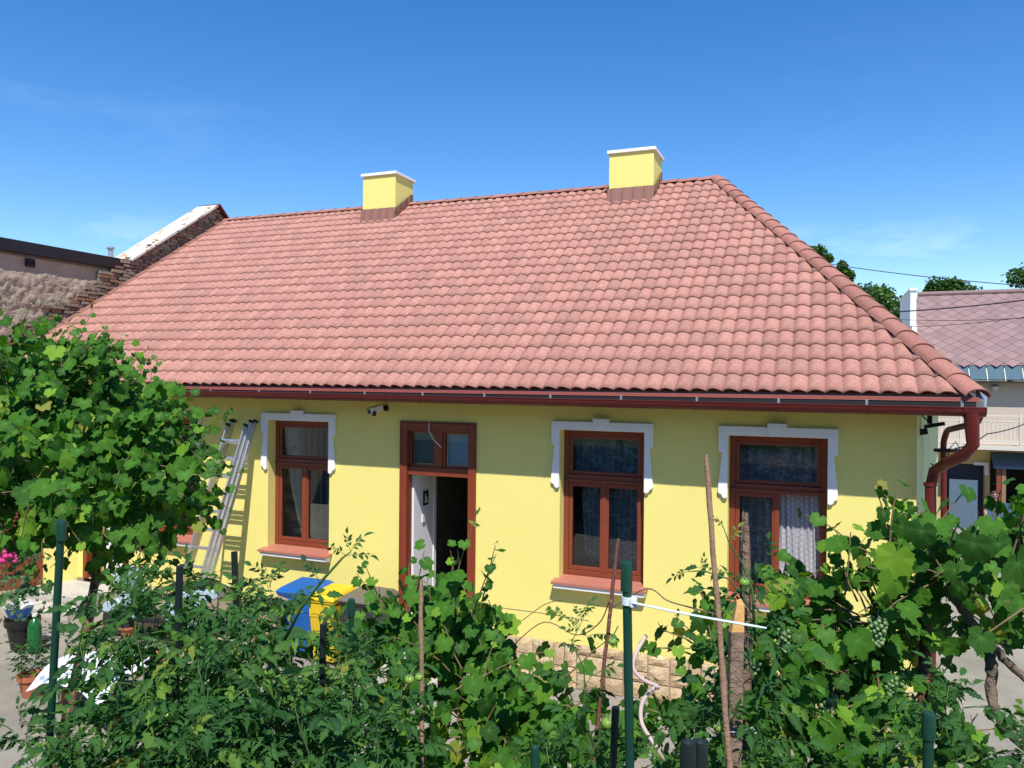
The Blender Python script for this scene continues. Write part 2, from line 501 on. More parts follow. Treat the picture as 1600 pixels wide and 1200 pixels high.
def holed_wall(b, x0, x1, z0, z1, holes, y0, y1, mi=0, mi_in=1, mi_rev=0):
    xs_ = sorted({x0, x1, *[h[0] for h in holes], *[h[1] for h in holes]})
    zs_ = sorted({z0, z1, *[h[2] for h in holes], *[h[3] for h in holes]})
    for i in range(len(xs_)-1):
        for j in range(len(zs_)-1):
            cx, cz = (xs_[i]+xs_[i+1])/2, (zs_[j]+zs_[j+1])/2
            if any(h[0] < cx < h[1] and h[2] < cz < h[3] for h in holes): continue
            a, c, d, e = xs_[i], xs_[i+1], zs_[j], zs_[j+1]
            b.add([(a, y0, d), (c, y0, d), (c, y0, e), (a, y0, e)], [(0, 1, 2, 3)], mi)
            b.add([(a, y1, d), (c, y1, d), (c, y1, e), (a, y1, e)], [(3, 2, 1, 0)], mi_in)
    for h in holes:
        a, c, d, e = h[:4]
        b.add([(a, y0, d), (a, y1, d), (a, y1, e), (a, y0, e)], [(0, 1, 2, 3)], mi_rev)
        b.add([(c, y0, d), (c, y1, d), (c, y1, e), (c, y0, e)], [(3, 2, 1, 0)], mi_rev)
        b.add([(a, y0, e), (c, y0, e), (c, y1, e), (a, y1, e)], [(0, 3, 2, 1)], mi_rev)
        b.add([(a, y0, d), (c, y0, d), (c, y1, d), (a, y1, d)], [(0, 1, 2, 3)], mi_rev)


DX0, DX1, DZ0, DZ1 = -5.74, -4.51, .56, 3.53
D2 = (-12.15, -11.1, .56, 3.3)
holes = [(x+.115, x+1.268, WZ0, WZ1) for x in WX] + [(DX0+.02, DX1-.02, DZ0, DZ1-.02), D2]
b = MB(); holed_wall(b, HX0, HX1, .56, 3.98, holes, 0, .42)
b.build('wall', [M['stucco'], M['inner']], house, label='sunlit yellow stucco front wall')
# the other walls: end wall turning back at the right corner, rear, left
b = MB()
E1 = (HX1+.17*4.9, 4.9); RR = (E1[0]-.1, 12.4)


def quadwall(b, p, q, z0, z1, mi=0):
    b.add([(p[0], p[1], z0), (q[0], q[1], z0), (q[0], q[1], z1), (p[0], p[1], z1)], [(0, 1, 2, 3)], mi)


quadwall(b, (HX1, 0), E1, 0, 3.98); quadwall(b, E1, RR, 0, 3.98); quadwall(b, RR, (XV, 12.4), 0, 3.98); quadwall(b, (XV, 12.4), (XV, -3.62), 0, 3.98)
b.build('side_wall', M['stucco_side'], house, label='end wall with its pale green shade put into the colour')
b = MB()   # inside: floor, ceiling, rooms divided by partitions
b.box(HX0+.05, HX1-.05, .43, 12.2, .2, .5, 1); b.box(XV+.1, HX1+.1, .43, 12.2, 3.88, 3.95, 0)
b.box(HX0+.05, HX1-.05, 4.4, 4.5, .5, 3.88, 0)
for x in (-9.2, -6.25, -3.95, -1.7): b.box(x-.05, x+.05, .85, 4.4, .5, 3.88, 0)
b.build('interior', [M['inner'], M['floor']], house)

# hall behind the open door: white side wall, dark inner doorway
b = MB()
b.box(DX0+.10, DX0+.145, .16, .78, .56, 3.5, 0); b.box(DX1-.06, DX1-.02, .43, .78, .56, 3.5, 0)
b.box(DX0-.3, DX0+.16, .78, .86, .5, 3.88, 0); b.box(DX1-.12, DX1+.4, .78, .86, .5, 3.88, 0); b.box(DX0+.16, DX1-.12, .78, .86, 2.75, 3.88, 0)
b.build('hall_wall', M['white_inner'], house)
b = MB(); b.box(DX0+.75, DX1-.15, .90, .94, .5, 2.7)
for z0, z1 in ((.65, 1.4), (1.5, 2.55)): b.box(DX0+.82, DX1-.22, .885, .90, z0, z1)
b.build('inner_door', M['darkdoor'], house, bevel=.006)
b = MB(); b.box(DX0+.02, DX1-.02, -.02, .8, .48, .555); b.build('threshold', M['step'], house, bevel=.01)
# small sign and light switch on the hall's side wall
X = DX0+.146
b = MB(); b.box(X, X+.012, .44, .60, 2.22, 2.44); sg = b.build('sign', M['blackpl'], house, label='small black house-number plate with a pale figure')
b = MB(); b.box(X+.013, X+.016, .485, .515, 2.28, 2.40); b.box(X+.013, X+.016, .515, .545, 2.28, 2.35); b.box(X+.013, X+.016, .475, .56, 2.26, 2.28)
b.build('figure', M['whitepl'], sg)
b = MB(); b.box(X, X+.02, .40, .48, 1.97, 2.09); b.build('light_switch', M['whitepl'], house, bevel=.004)


# windows -------------------------------------------------------------
def frame_rect(b, x0, x1, z0, z1, w, y0, y1, mi=0, wb=None):
    wb = wb or w
    b.box(x0, x0+w, y0, y1, z0, z1, mi); b.box(x1-w, x1, y0, y1, z0, z1, mi)
    b.box(x0+w, x1-w, y0+.001, y1-.001, z1-w, z1, mi); b.box(x0+w, x1-w, y0+.001, y1-.001, z0, z0+wb, mi)


def curtain(parent, x0, x1, z0, z1, y, mat, folds=9, amp=.03, scallop=False, taper=0.0, seed=1, name='curtain'):
    rd = random.Random(seed); nx, nz = folds*8, 14
    ph = [rd.uniform(.75, 1.3) for _ in range(nx+1)]
    vs = []; uv = []
    acc = 0
    for i in range(nx+1):
        acc += ph[i]
        for j in range(nz+1):
            t = j/nz; u = i/nx
            x = x0+(x1-x0)*u + taper*(1-t)*(1-t)*(1-u)
            zz = z0+(z1-z0)*t
            if scallop and j == 0: zz += .05*abs(sin(acc/8*pi))+.03*sin(acc*.35)
            vs.append((x, y+amp*sin(acc/8*2*pi)*(.6+.4*(1-t))+.008*sin(7*t+acc), zz)); uv.append((u*(x1-x0)/.5, t*(z1-z0)/.5))
    fs = [(i*(nz+1)+j, (i+1)*(nz+1)+j, (i+1)*(nz+1)+j+1, i*(nz+1)+j+1) for i in range(nx) for j in range(nz)]
    b = MB(); b.add(vs, fs); o = b.build(name, mat, parent, smooth=True)
    ul = o.data.uv_layers.new(name='UVMap')
    for lp in o.data.loops: ul.data[lp.index].uv = uv[lp.vertex_index]
    return o


LACE = lace_material('floral_lace', 'floral'); RINGS = lace_material('ring_lace', 'rings')


def window(x, style):
    a, c = x+.115, x+1.268
    fy = .17
    b = MB(); frame_rect(b, a+.002, c-.002, WZ0+.03, WZ1-.002, .07, fy, fy+.09)
    b.box(a+.07, c-.07, fy-.012, fy+.08, 2.755, 2.86)                       # transom
    b.box(a+.03, c-.03, fy-.03, fy, 2.775, 2.80)
    w = b.build('window', M['brownwood'], house, bevel=.006, label={0: 'leftmost window half hidden by the vine', 1: 'window behind the ladder', 2: 'middle window with a floral lace curtain', 3: 'right window with ring-patterned lace and one casement open'}[style])
    # upper light
    b = MB(); frame_rect(b, a+.075, c-.075, 2.865, WZ1-.075, .045, fy+.012, fy+.06); s = b.build('sash', M['brownwood'], w, bevel=.005)
    b = MB(); b.box(a+.12, c-.12, fy+.035, fy+.041, 2.91, WZ1-.12); b.build('pane', M['glass'], w)
    mid = (a+c)/2
    parts = [(a+.075, mid-.008), (mid+.008, c-.075)]
    if style == 3: parts = parts[:1]
    for k, (p, q) in enumerate(parts):
        b = MB(); frame_rect(b, p, q, WZ0+.105, 2.75, .052, fy+.006, fy+.062); b.build('casement', M['brownwood'], w, bevel=.005)
        b = MB(); b.box(p+.052, q-.052, fy+.034, fy+.040, WZ0+.157, 2.70); b.build('pane', M['glass'], w)
    b = MB(); b.box(mid-.03, mid+.03, fy-.006, fy+.07, WZ0+.10, 2.755)
    if style == 2:
        for i in range(5): b.box(mid-.017, mid+.017, fy-.012, fy-.005, 2.60+i*.028, 2.615+i*.028)
    b.build('mullion', M['brownwood'], w, bevel=.005)
    if style == 3:       # the right casement stands open into the room
        T = Matrix.Translation((c-.08, fy+.07, 0)) @ Matrix.Rotation(radians(-82), 4, 'Z')
        b = MB()
        for x0, x1, z0, z1 in ((-.5, -.45, WZ0+.11, 2.75), (-.05, 0, WZ0+.11, 2.75), (-.45, -.05, WZ0+.11, WZ0+.16), (-.45, -.05, 2.70, 2.75)):
            b.box(x0, x1, 0, .05, z0, z1, T=T)
        b.build('open_casement', M['brownwood'], w, bevel=.005)
    yc = .40
    if style == 2:
        curtain(w, a+.05, c-.05, 2.86, WZ1, yc, LACE, 11, .034, seed=3)
        curtain(w, a+.19, mid+.02, 1.63, 2.86, yc+.01, LACE, 6, .034, True, .06, seed=4)
        curtain(w, mid-.02, c-.04, 1.60, 2.86, yc-.012, LACE, 7, .034, True, seed=5)
        b = MB(); b.box(mid-.10, mid-.04, .38, .43, WZ0+.05, WZ0+.2); b.build('yellow_cloth', M['yellowfl'], w)
    elif style == 3:
        curtain(w, a+.08, mid, 1.62, 2.80, yc, LACE, 5, .02, seed=6)
        curtain(w, mid-.01, c-.04, 1.72, 2.82, yc-.09, RINGS, 7, .012, True, seed=7)
        curtain(w, a+.05, c-.05, 2.86, WZ1, yc, LACE, 10, .02, seed=8)
    else:
        curtain(w, a+.05, a+.30, 1.55, 3.4, yc, LACE, 3, .03, seed=9+style)
        b = MB()
        for i in range(6): b.box(a+.36+i*.115, a+.36+i*.115+.022, yc, yc+.02, 1.55, 3.42)
        b.build('blind_strip', M['inner'], w)
    b = MB(); b.box(a, c, .42, .75, WZ0-.05, WZ0-.005); b.build('inner_sill', M['white_inner'], w)
    # outer sill: sloping brown sheet over a white moulding
    b = MB()
    for (y0, z0), (y1, z1), th in (((-.17, WZ0-.005), (.17, WZ0+.028), .012),):
        xa, xb = a-.065, c+.065
        b.add([(xa, y0, z0), (xb, y0, z0), (c-.002, 0, (z0+z1)/2+.0005), (c-.002, y1, z1), (a+.002, y1, z1), (a+.002, 0, (z0+z1)/2+.0005), (xa, -.001, (z0+z1)/2), (xb, -.001, (z0+z1)/2),
               (xa, y0, z0-.03), (xb, y0, z0-.03), (xb, -.001, (z0+z1)/2-.03), (xa, -.001, (z0+z1)/2-.03)],
              [(0, 1, 7, 2, 5, 6), (5, 2, 3, 4), (8, 9, 1, 0), (8, 0, 6, 11), (1, 9, 10, 7), (11, 10, 9, 8)])
    b.build('sill', M['sillmat'], w)
    b = MB(); b.prism([(-.145, -.095), (-.001, -.125), (-.001, -.0125), (-.145, -.036)][::1], lambda u, v, q: (q, u, WZ0+v-.0), a-.04, c+.04)
    b.build('sill_moulding', M['white_stucco'], w, bevel=.008)
    # white surround: outline with ears, tapering legs and scrolled feet
    x1 = x+WW; ti = WZ1+.005; to = 3.595
    P = []
    def foot(side):
        # from the inner bottom corner outwards
        pts = [(0, 2.76), (0, 2.70), (.03, 2.685), (.06, 2.70), (.075, 2.735), (.10, 2.745), (.118, 2.765), (.118, 2.79)]
        return pts
    L_ = [(a-.003-u, z) for u, z in foot(0)] + [(x+.045, 3.27), (x, 3.27), (x, to)]
    R_ = [(c+.003+u, z) for u, z in foot(1)] + [(x1-.045, 3.27), (x1, 3.27), (x1, to)]
    poly = [(a-.003, ti)] + L_ + R_[::-1] + [(c+.003, ti)]
    n = len(poly)
    b = MB()
    # front split into convex-ish strips handled by ngon triangulation
    b.prism(poly[::-1], lambda u, v, q: (u, q, v), -.045, -.001)
    b.build('surround', M['white_stucco'], w, bevel=.005)
    b = MB(); cx = (a+c)/2; b.prism([(cx-.075, ti+.004), (cx+.075, ti+.004), (cx+.115, 3.645), (cx-.115, 3.645)], lambda u, v, q: (u, q, v), -.075, -.046)
    b.box(cx-.115, cx+.115, -.046, -.001, to+.001, 3.645)
    b.build('keystone', M['white_stucco'], w, bevel=.006)


for i, x in enumerate(WX): window(x, i)

# the door frame, transom and its two panes
d = MB()
frame_y = (-.035, .13)
d.box(DX0, DX0+.12, -.03, .14, .56, DZ1); d.box(DX1-.12, DX1, -.03, .14, .56, DZ1); d.box(DX0+.12, DX1-.12, -.029, .139, DZ1-.13, DZ1)
d.box(DX0+.015, DX0+.035, -.042, -.03, .56, DZ1-.02); d.box(DX1-.035, DX1-.015, -.042, -.03, .56, DZ1-.02); d.box(DX0+.035, DX1-.035, -.042, -.03, DZ1-.04, DZ1-.02)
d.box(DX0+.12, DX1-.12, .02, .13, 2.74, 2.86)
door = d.build('door_frame', M['doorwood'], house, bevel=.006, label='tall brown door frame with an open doorway')
mx = (DX0+DX1)/2
d = MB(); d.box(mx-.055, mx+.055, .03, .12, 2.86, 3.40); d.build('mullion', M['doorwood'], door, bevel=.005)
for k, (p, q) in enumerate(((DX0+.12, mx-.055), (mx+.055, DX1-.12))):
    d = MB(); frame_rect(d, p, q, 2.86, 3.40, .04, .05, .11); d.build('sash', M['doorwood'], door, bevel=.004)
    d = MB(); d.box(p+.04, q-.04, .075, .081, 2.90, 3.36); d.build('pane', M['glass'], door)
    d = MB(); d.box(p+.05, q-.05, .13, .134, 2.91, 3.34)
    d.build('pane_cover', M['white_inner'] if k else M['inner'], door)
d = MB(); d.tube([(mx-.12, -.05, DZ1-.02), (mx-.10, -.09, 3.40), (mx-.02, -.08, 3.27), (mx+.08, -.05, 3.17)], .006, 6); d.build('cable', M['whitepl'], door)
# second doorway on the left, its white leaf standing open
d = MB()
d.box(D2[0], D2[0]+.1, -.03, .14, D2[2], D2[3]); d.box(D2[1]-.1, D2[1], -.03, .14, D2[2], D2[3]); d.box(D2[0]+.1, D2[1]-.1, -.029, .139, D2[3]-.1, D2[3])
dd = d.build('door_frame', M['doorwood'], house, bevel=.006, label='brown door frame at the top of the concrete steps')
d = MB(); d.box(D2[0]+.42, D2[1]-.1, .10, .15, D2[2]+.01, D2[3]-.1); d.build('door_leaf', M['white_inner'], dd)
d = MB(); d.box(D2[0]+.1, D2[0]+.41, .5, .54, D2[2]+.01, D2[3]-.1); d.build('inner_door', M['doorwood'], dd)

# steps in front of both doors
st = thing('concrete_steps', 'pale concrete steps up to the left door beside the scooter', 'steps', (-11.9, -.6, 0))
for k, (y, z) in enumerate(((-1.25, .40), (-.85, .54))):
    b = MB(); b.box(-12.55+.0, -11.0-k*.12, y, (-.9 if k == 0 else -.06), .05, z-.02*k); b.build('step', M['step'], st, bevel=.012)
st = thing('concrete_steps', 'pale steps below the open front door between the bins and the vine', 'steps', (-5.1, -.6, 0))
for k, (y, z) in enumerate(((-.95, .18), (-.62, .36), (-.30, .53))):
    b = MB(); b.box(DX0-.05, DX1+.05, y, (-.62 if k == 0 else -.30 if k == 1 else -.07), -.02, z); b.build('step', M['step'], st, bevel=.012)

# plinth of buff stones, each its own block ---------------------------
b = MB()
for p, q in ((HX0, D2[0]), (D2[1], DX0), (DX1, HX1)): b.box(p, q, -.012, .30, -.3, .56)
plinth = b.build('plinth', M['mortar'], house, label='plinth faced with buff stones of mixed sizes')
rs = random.Random(11)


def stone(x0, x1, z0, z1, y=0.0, parent=plinth, T=None, mat=None):
    g = .009; x0 += g; x1 -= g; z0 += g; z1 -= g
    d0 = -.030-rs.uniform(0, .022)
    b = MB(); nx, nz = 3, 3
    vs = []
    for j in range(nz+1):
        for i in range(nx+1):
            e = i in (0, nx) or j in (0, nz)
            vs.append((x0+(x1-x0)*i/nx+(0 if e else rs.uniform(-.01, .01)), y+(d0+.012 if e else d0-rs.uniform(0, .016)), z0+(z1-z0)*j/nz))
    fs = [(j*(nx+1)+i, j*(nx+1)+i+1, (j+1)*(nx+1)+i+1, (j+1)*(nx+1)+i) for j in range(nz) for i in range(nx)]
    k = len(vs)
    ring = [i for i in range(nx+1)] + [(j+1)*(nx+1)+nx for j in range(nz)] + [nz*(nx+1)+nx-1-i for i in range(nx)] + [(nz-1-j)*(nx+1) for j in range(nz-1)]
    vs += [(vs[i][0], y-.013, vs[i][2]) for i in ring]
    n = len(ring)
    fs += [(ring[i], k+i, k+(i+1) % n, ring[(i+1) % n]) for i in range(n)]
    if T is not None: vs = [T @ Vector(v) for v in vs]
    b.add(vs, fs); return b.build('stone', mat or M['stone'], parent)


def stone_run(x0, x1, z0=0.0, z1=.605, T=None):
    x = x0
    while x < x1-.05:
        w = min(rs.uniform(.20, .42), x1-x)
        if x1-x-w < .12: w = x1-x
        k = rs.random()
        if k < .25 and w > .2:
            s = rs.uniform(.4, .6)*w; zz = z0+rs.uniform(.2, .3)
            stone(x, x+s, zz, z1, T=T); stone(x+s, x+w, zz, z1, T=T); stone(x, x+w, z0+.0, zz, T=T)
        elif k < .75:
            za = z0+rs.uniform(.15, .24); zb = za+rs.uniform(.14, .26)
            stone(x, x+w, z0, za, T=T); stone(x, x+w, za, zb, T=T)
            if w > .3: s = w*rs.uniform(.4, .6); stone(x, x+s, zb, z1, T=T); stone(x+s, x+w, zb, z1, T=T)
            else: stone(x, x+w, zb, z1, T=T)
        else:
            za = z0+rs.uniform(.28, .36)
            if w > .28: s = w*rs.uniform(.35, .65); stone(x, x+s, z0, za, T=T); stone(x+s, x+w, z0, za, T=T)
            else: stone(x, x+w, z0, za, T=T)
            stone(x, x+w, za, z1, T=T)
        x += w


stone_run(DX1+.0, HX1+.03)
stone_run(-7.3, DX0)
stone_run(D2[1], -9.6)

# diagonal wall at the left between the front and the neighbour's wall, with a brown panelled door
AX = Vector((HX0, 0, 0)); BX = Vector((-14.38, -3.6, 0)); dv = (BX-AX).normalized()
Tw = frame_matrix(BX, -dv, Vector((0, 0, 1)).cross(-dv), Vector((0, 0, 1)))
LW = (BX-AX).length
dh = (LW-1.95, LW-.55, .50, 2.75)
b = MB(); holed_wall(b, 0, LW-.001, .5, 3.9, [dh], 0, .25); b.v = [tuple(Tw @ Vector(v)) for v in b.v]
b.build('diagonal_wall', [M['stucco'], M['inner']], house, label='short yellow wall at an angle, left of the steps')
b = MB(); b.box(0, LW-.02, -.02, .25, -.2, .495, T=Tw); b.build('diagonal_plinth', M['mortar'], house)
for k in range(8): stone(LW-2.3+k*.28, LW-2.3+(k+1)*.28, .18, .49, T=Tw)
b = MB(); frame_rect(b, dh[0], dh[1], dh[2], dh[3], .09, -.02, .10); b.box(dh[0]+.09, dh[1]-.09, .02, .06, dh[2]+.09, dh[3]-.09); b.v = [tuple(Tw @ Vector(v)) for v in b.v]
pdoor = b.build('panelled_door', M['doorwood'], house, label='brown panelled door in the diagonal wall at far left')
for i in range(3):
    for j in range(2):
        w = (dh[1]-dh[0]-.18)/3; x0 = dh[0]+.09+i*w+.06; z0 = dh[2]+.2+j*1.0
        b = MB(); frame_rect(b, x0, x0+w-.10, z0, z0+.8, .03, .000, .02); b.box(x0+.05, x0+w-.15, .005, .02, z0+.05, z0+.75); b.v = [tuple(Tw @ Vector(v)) for v in b.v]
        b.build('panel', M['doorwood'], pdoor, bevel=.006)

# ---------------------------------------------------------------- roof
b = MB()
def dn(p, k=.035): return (p[0], p[1], p[2]-k)
hipback = (XCO+.12*13, 12.5, EZ)
A_, B_, C_, D_ = (XV, EY, EZ), (XCO, EY, EZ), (XRE, RY, RZ), (XV, RY, RZ)
b.add([dn(A_), dn(B_), dn(C_), dn(D_)], [(0, 1, 2, 3)])
b.add([dn(B_), dn(hipback), dn(C_)], [(0, 1, 2)])
b.add([dn(C_), dn(hipback), dn((XV, 12.5, EZ)), dn(D_)], [(0, 1, 2, 3)])
roof = b.build('roof', M['tile'], house, label='large red roof of wavy stone-coated tiles')
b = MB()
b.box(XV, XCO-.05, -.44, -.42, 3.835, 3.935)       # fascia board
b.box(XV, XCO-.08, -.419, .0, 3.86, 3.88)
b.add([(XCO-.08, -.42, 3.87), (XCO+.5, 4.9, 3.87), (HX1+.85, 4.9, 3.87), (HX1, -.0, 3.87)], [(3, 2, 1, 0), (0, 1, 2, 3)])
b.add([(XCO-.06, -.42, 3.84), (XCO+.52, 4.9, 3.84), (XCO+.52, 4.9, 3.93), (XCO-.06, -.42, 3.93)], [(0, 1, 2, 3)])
b.box(XV+.3, XCO-.02, -.5375, -.5365, 3.885, 3.961)   # dark apron sheet, added to block sun leaking behind the gutter
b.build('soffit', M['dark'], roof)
b = MB(); b.box(XV, XCO+.01, EY-.035, EY-.02, EZ-.045, EZ-.008); b.box(XV, XCO+.01, EY-.045, EY-.02, EZ-.05, EZ-.044)
b.build('drip_edge', M['red_sheet'], roof, bevel=.003)

ROWS = 22; GA = SL/ROWS; PITCHW = .19; AMP = .041; LIFT = .016
NS = 10
US = [0, .08, .17, .27, .38, .52, .66, .79, .89, .96, 1.0]


def wave(u): u = min(1, max(0, u)); return AMP*(sin(pi/2*u/.38) if u < .38 else max(0, cos(pi/2*(u-.38)/.62))**.8)


def tile_geo(clampx=None, nx=NS, ov=.03):
    "verts (x along eave 0..PITCHW, s up the slope, h) of one tile"
    vs = []
    ss = [0.0, GA*.5, GA+ov]
    for j, s in enumerate(ss):
        lift = LIFT*(1-s/(GA+ov))
        for i in range(nx+1):
            u = US[i]
            vs.append([PITCHW*u, s, wave(u)+lift])
    # front lip, slightly undercut
    for i in range(nx+1): vs.append([PITCHW*US[i], .006, wave(US[i])+LIFT-.015])
    fs = []
    for j in range(2):
        for i in range(nx): fs.append((j*(nx+1)+i, j*(nx+1)+i+1, (j+1)*(nx+1)+i+1, (j+1)*(nx+1)+i))
    k = 3*(nx+1)
    for i in range(nx): fs.append((k+i, k+i+1, i+1, i))
    return vs, fs


tv, tf = tile_geo()
tme = MB().add(tv, tf).data('roof_tile', M['tile']); 
tme.polygons.foreach_set('use_smooth', [i < 2*NS for i in range(len(tf))])
ncol = int((XCO-XV)/PITCHW)+1
cells = []
xhip = lambda s: XCO-(XCO-XRE)*s/SL
rt = random.Random(5)
for r in range(ROWS):
    s0 = r*GA+.02
    for c in range(ncol+1):
        x0 = XV+.02+c*PITCHW
        if x0 >= xhip(s0)-.005: continue
        p = rp(x0+PITCHW/2, s0+GA/2)
        cut = x0+PITCHW > xhip(s0+GA+.03)-.02
        # chimneys pass through
        if 5.35 < p.y < 6.2 and (-9.75 < p.x < -9.05 or -3.95 < p.x < -3.2): continue
        cells.append((cut, (p-CAM).length, r, c, x0, s0))
cells.sort()
near, rest = cells[:300], cells[300:]
RF = lambda x, s: frame_matrix(rp(x, s), (1, 0, 0), (0, cos(TH), sin(TH)), (0, -sin(TH), cos(TH)))
pinv = wm(roof).inverted()
for cut, dist, r, c, x0, s0 in near:
    jm = Matrix.Rotation(rt.uniform(-.004, .004), 4, 'Z') @ Matrix.Translation((0, rt.uniform(-.003, .003), rt.uniform(0, .003)))
    inst('roof_tile', tme, RF(x0, s0) @ jm, roof, pinv)
b = MB()
for cut, dist, r, c, x0, s0 in rest:
    dz = rt.uniform(0, .003); ds = rt.uniform(-.003, .003); vs = []
    for x, s, h in tv:
        X = x0+x
        if cut: X = min(X, xhip(s0+s)+.0)
        vs.append(rp(X, s0+s+ds, h+dz))
    b.add(vs, tf, 0, rt.random()*.999)
me_o = b.build('roof_tiles', M['tile'], roof, smooth=False, kind='stuff')
me_o.data.polygons.foreach_set('use_smooth', [i % len(tf) < 2*NS for i in range(len(me_o.data.polygons))])


# ridge, hip and verge caps: rounded, each overlapping the next
def cap_mesh(name, ln, w, h, mat, n=8, flat=False):
    b = MB(); rows = [(0.0, 1.035, .010), (.02, 1.03, .010), (.10, 1.0, .006), (ln+.03, .97, -.006)]
    vs = []
    for x, k, dz in rows:
        for i in range(n+1):
            a = pi*i/n
            vs.append((x, -w/2*k*cos(a), h*k*(sin(a)**.8)+dz-.01))
    fs = [(j*(n+1)+i, (j+1)*(n+1)+i, (j+1)*(n+1)+i+1, j*(n+1)+i+1) for j in range(3) for i in range(n)]
    k = len(vs); vs += [(0, v[1]*.93, v[2]-.014) for v in vs[:n+1]]
    fs += [(i, i+1, k+i+1, k+i) for i in range(n)]
    b.add(vs, fs); me = b.data(name, mat)
    me.polygons.foreach_set('use_smooth', [True]*(3*n)+[False]*n)
    return me


def cap_run(name, p, q, step, w, h, up, mat=None):
    p, q = Vector(p), Vector(q); d = (q-p); L0 = d.length; d.normalize(); n = round(L0/step); ln = L0/n
    me = cap_mesh(name, ln, w, h, mat or M['cap'])
    z = (Vector(up)-d*d.dot(Vector(up))).normalized(); y = z.cross(d)
    for i in range(n): inst(name, me, frame_matrix(p+d*ln*i, d, y, z) @ Matrix.Rotation(rt.uniform(-.012, .012), 4, 'Z'), roof, pinv)


cap_run('hip_cap', rp(XCO, .0, -.004)+Vector((.0, -.02, .0)), rp(XRE, SL, .01), .36, .30, .10, (.35, -.35, 1))
cap_run('ridge_cap', rp(XRE, SL, .01), rp(XV, SL, .01), .38, .24, .075, (0, 0, 1))
cap_run('verge_cap', rp(XV+.03, 0, .03), rp(XV+.03, SL, .03), .42, .20, .055, (0, -.5, 1), M['flash'])
b = MB(); b.add([rp(XCO-.02, -.02, -.0), rp(XCO+.06, .0, -.05), rp(XCO+.10, .0, -.20), rp(XCO-.05, -.03, -.17), rp(XCO+.02, .30, -.02), rp(XCO+.15, .3, -.2)],
               [(0, 3, 2, 1), (1, 2, 5, 4), (0, 1, 4)])
b.build('corner_flashing', M['galv'], roof)

# chimneys
for x0, x1, zt, lab in ((-9.82, -8.965, 8.77, 'left yellow chimney with white cap'), (-4.01, -3.10, 8.72, 'right yellow chimney with white cap')):
    y0, y1 = 5.30, 6.12
    zt += .02
    b = MB(); b.box(x0, x1, y0, y1, 7.55, zt); ch = b.build('chimney', M['stucco'], house, label=lab, bevel=.01)
    b = MB(); b.box(x0-.035, x1+.045, y0-.045, y1+.05, zt, zt+.065); b.build('chimney_cap', M['white_stucco'], ch, bevel=.008)
    # corrugated lead flashing standing round the foot
    b = MB(); n = 26
    fr = [];
    for i in range(n+1):
        x = x0-.02+(x1-x0+.04)*i/n; fr.append((x, y0-.03-.014*(1 if (i//3) % 2 else 0)))
    zb = EZ+(y0-EY)*math.tan(TH)
    for i in range(n):
        (xa, ya), (xb, yb) = fr[i], fr[i+1]
        b.add([(xa, ya-.06, zb-.03), (xb, yb-.06, zb-.03), (xb, yb, zb+.27), (xa, ya, zb+.27)], [(0, 1, 2, 3)])
    for sx in (x0-.024, x1+.024):
        m = 14
        for i in range(m):
            ya, yb = y0-.03+(y1-y0)*i/m, y0-.03+(y1-y0)*(i+1)/m
            za = EZ+(min(ya, RY)-EY)*math.tan(TH); zc = EZ+(min(yb, RY)-EY)*math.tan(TH); o = .012*((i//2) % 2)*(1 if sx > x0 else -1)
            b.add([(sx+o, ya, za-.05), (sx+o, yb, zc-.05), (sx+o, yb, zc+.27), (sx+o, ya, za+.27)], [(0, 1, 2, 3)])
    b.build('flashing', M['flash'], ch)

# gutter, brackets and downpipes --------------------------------------
GY, GR = -.60, .075
gz = lambda x: 3.925-.0035*(x+9)
b = MB(); n = 10; xs_ = [XV+.3+(XCO+.06-XV-.3)*i/40 for i in range(41)]
vs = []
for x in xs_:
    z = gz(x)
    for i in range(n+1): a = pi*i/n; vs.append((x, GY-GR*cos(a), z-GR*1.15*sin(a)))
    vs.append((x, GY-GR-.008, z+.006)); vs.append((x, GY-GR+.004, z+.010))
m_ = n+3
fs = [(i*m_+k, (i+1)*m_+k, (i+1)*m_+k+1, i*m_+k+1) for i in range(40) for k in range(n)]
# rolled front bead: vertex 0 is the front lip
for i in range(40):
    fs.append((i*m_, i*m_+n+1, (i+1)*m_+n+1, (i+1)*m_)); fs.append((i*m_+n+1, i*m_+n+2, (i+1)*m_+n+2, (i+1)*m_+n+1))
b.add(vs, fs)
b.add([(XCO+.06, GY-GR*cos(pi*i/n), gz(XCO)-GR*1.15*sin(pi*i/n)) for i in range(n+1)], [tuple(range(n+1))])
gut = b.build('gutter', M['red_metal'], house, smooth='auto', label='dark red half-round gutter along the eaves')
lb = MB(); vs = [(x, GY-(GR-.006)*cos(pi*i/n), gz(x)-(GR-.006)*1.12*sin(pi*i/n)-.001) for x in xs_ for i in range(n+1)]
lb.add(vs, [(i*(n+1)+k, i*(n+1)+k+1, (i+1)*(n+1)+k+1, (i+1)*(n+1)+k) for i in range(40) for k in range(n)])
lb.build('gutter_inner_shade', M['dark'], gut, smooth=True)  # near-black inset sheet, paints shade inside the red gutter
sm = gut.modifiers.new('thick', 'SOLIDIFY'); sm.thickness = .004
for i in range(17):
    x = XCO-.15-i*.93
    b = MB(); z = gz(x)
    b.tube([(x, -.45, z+.06), (x, -.53, z+.0)] + [(x, GY-(GR+.004)*cos(pi-pi*k/8), z-(GR+.004)*1.15*sin(pi*k/8)) for k in range(9)], .008, 6)
    b.box(x-.015, x+.015, -.46, -.445, z-.05, z+.07)
    b.build('gutter_bracket', M['red_metal'], gut)
    b = MB(); b.box(x-.014, x+.014, -.545, -.541, z-.01, 3.965); b.build('gutter_strap', M['galv'], gut)
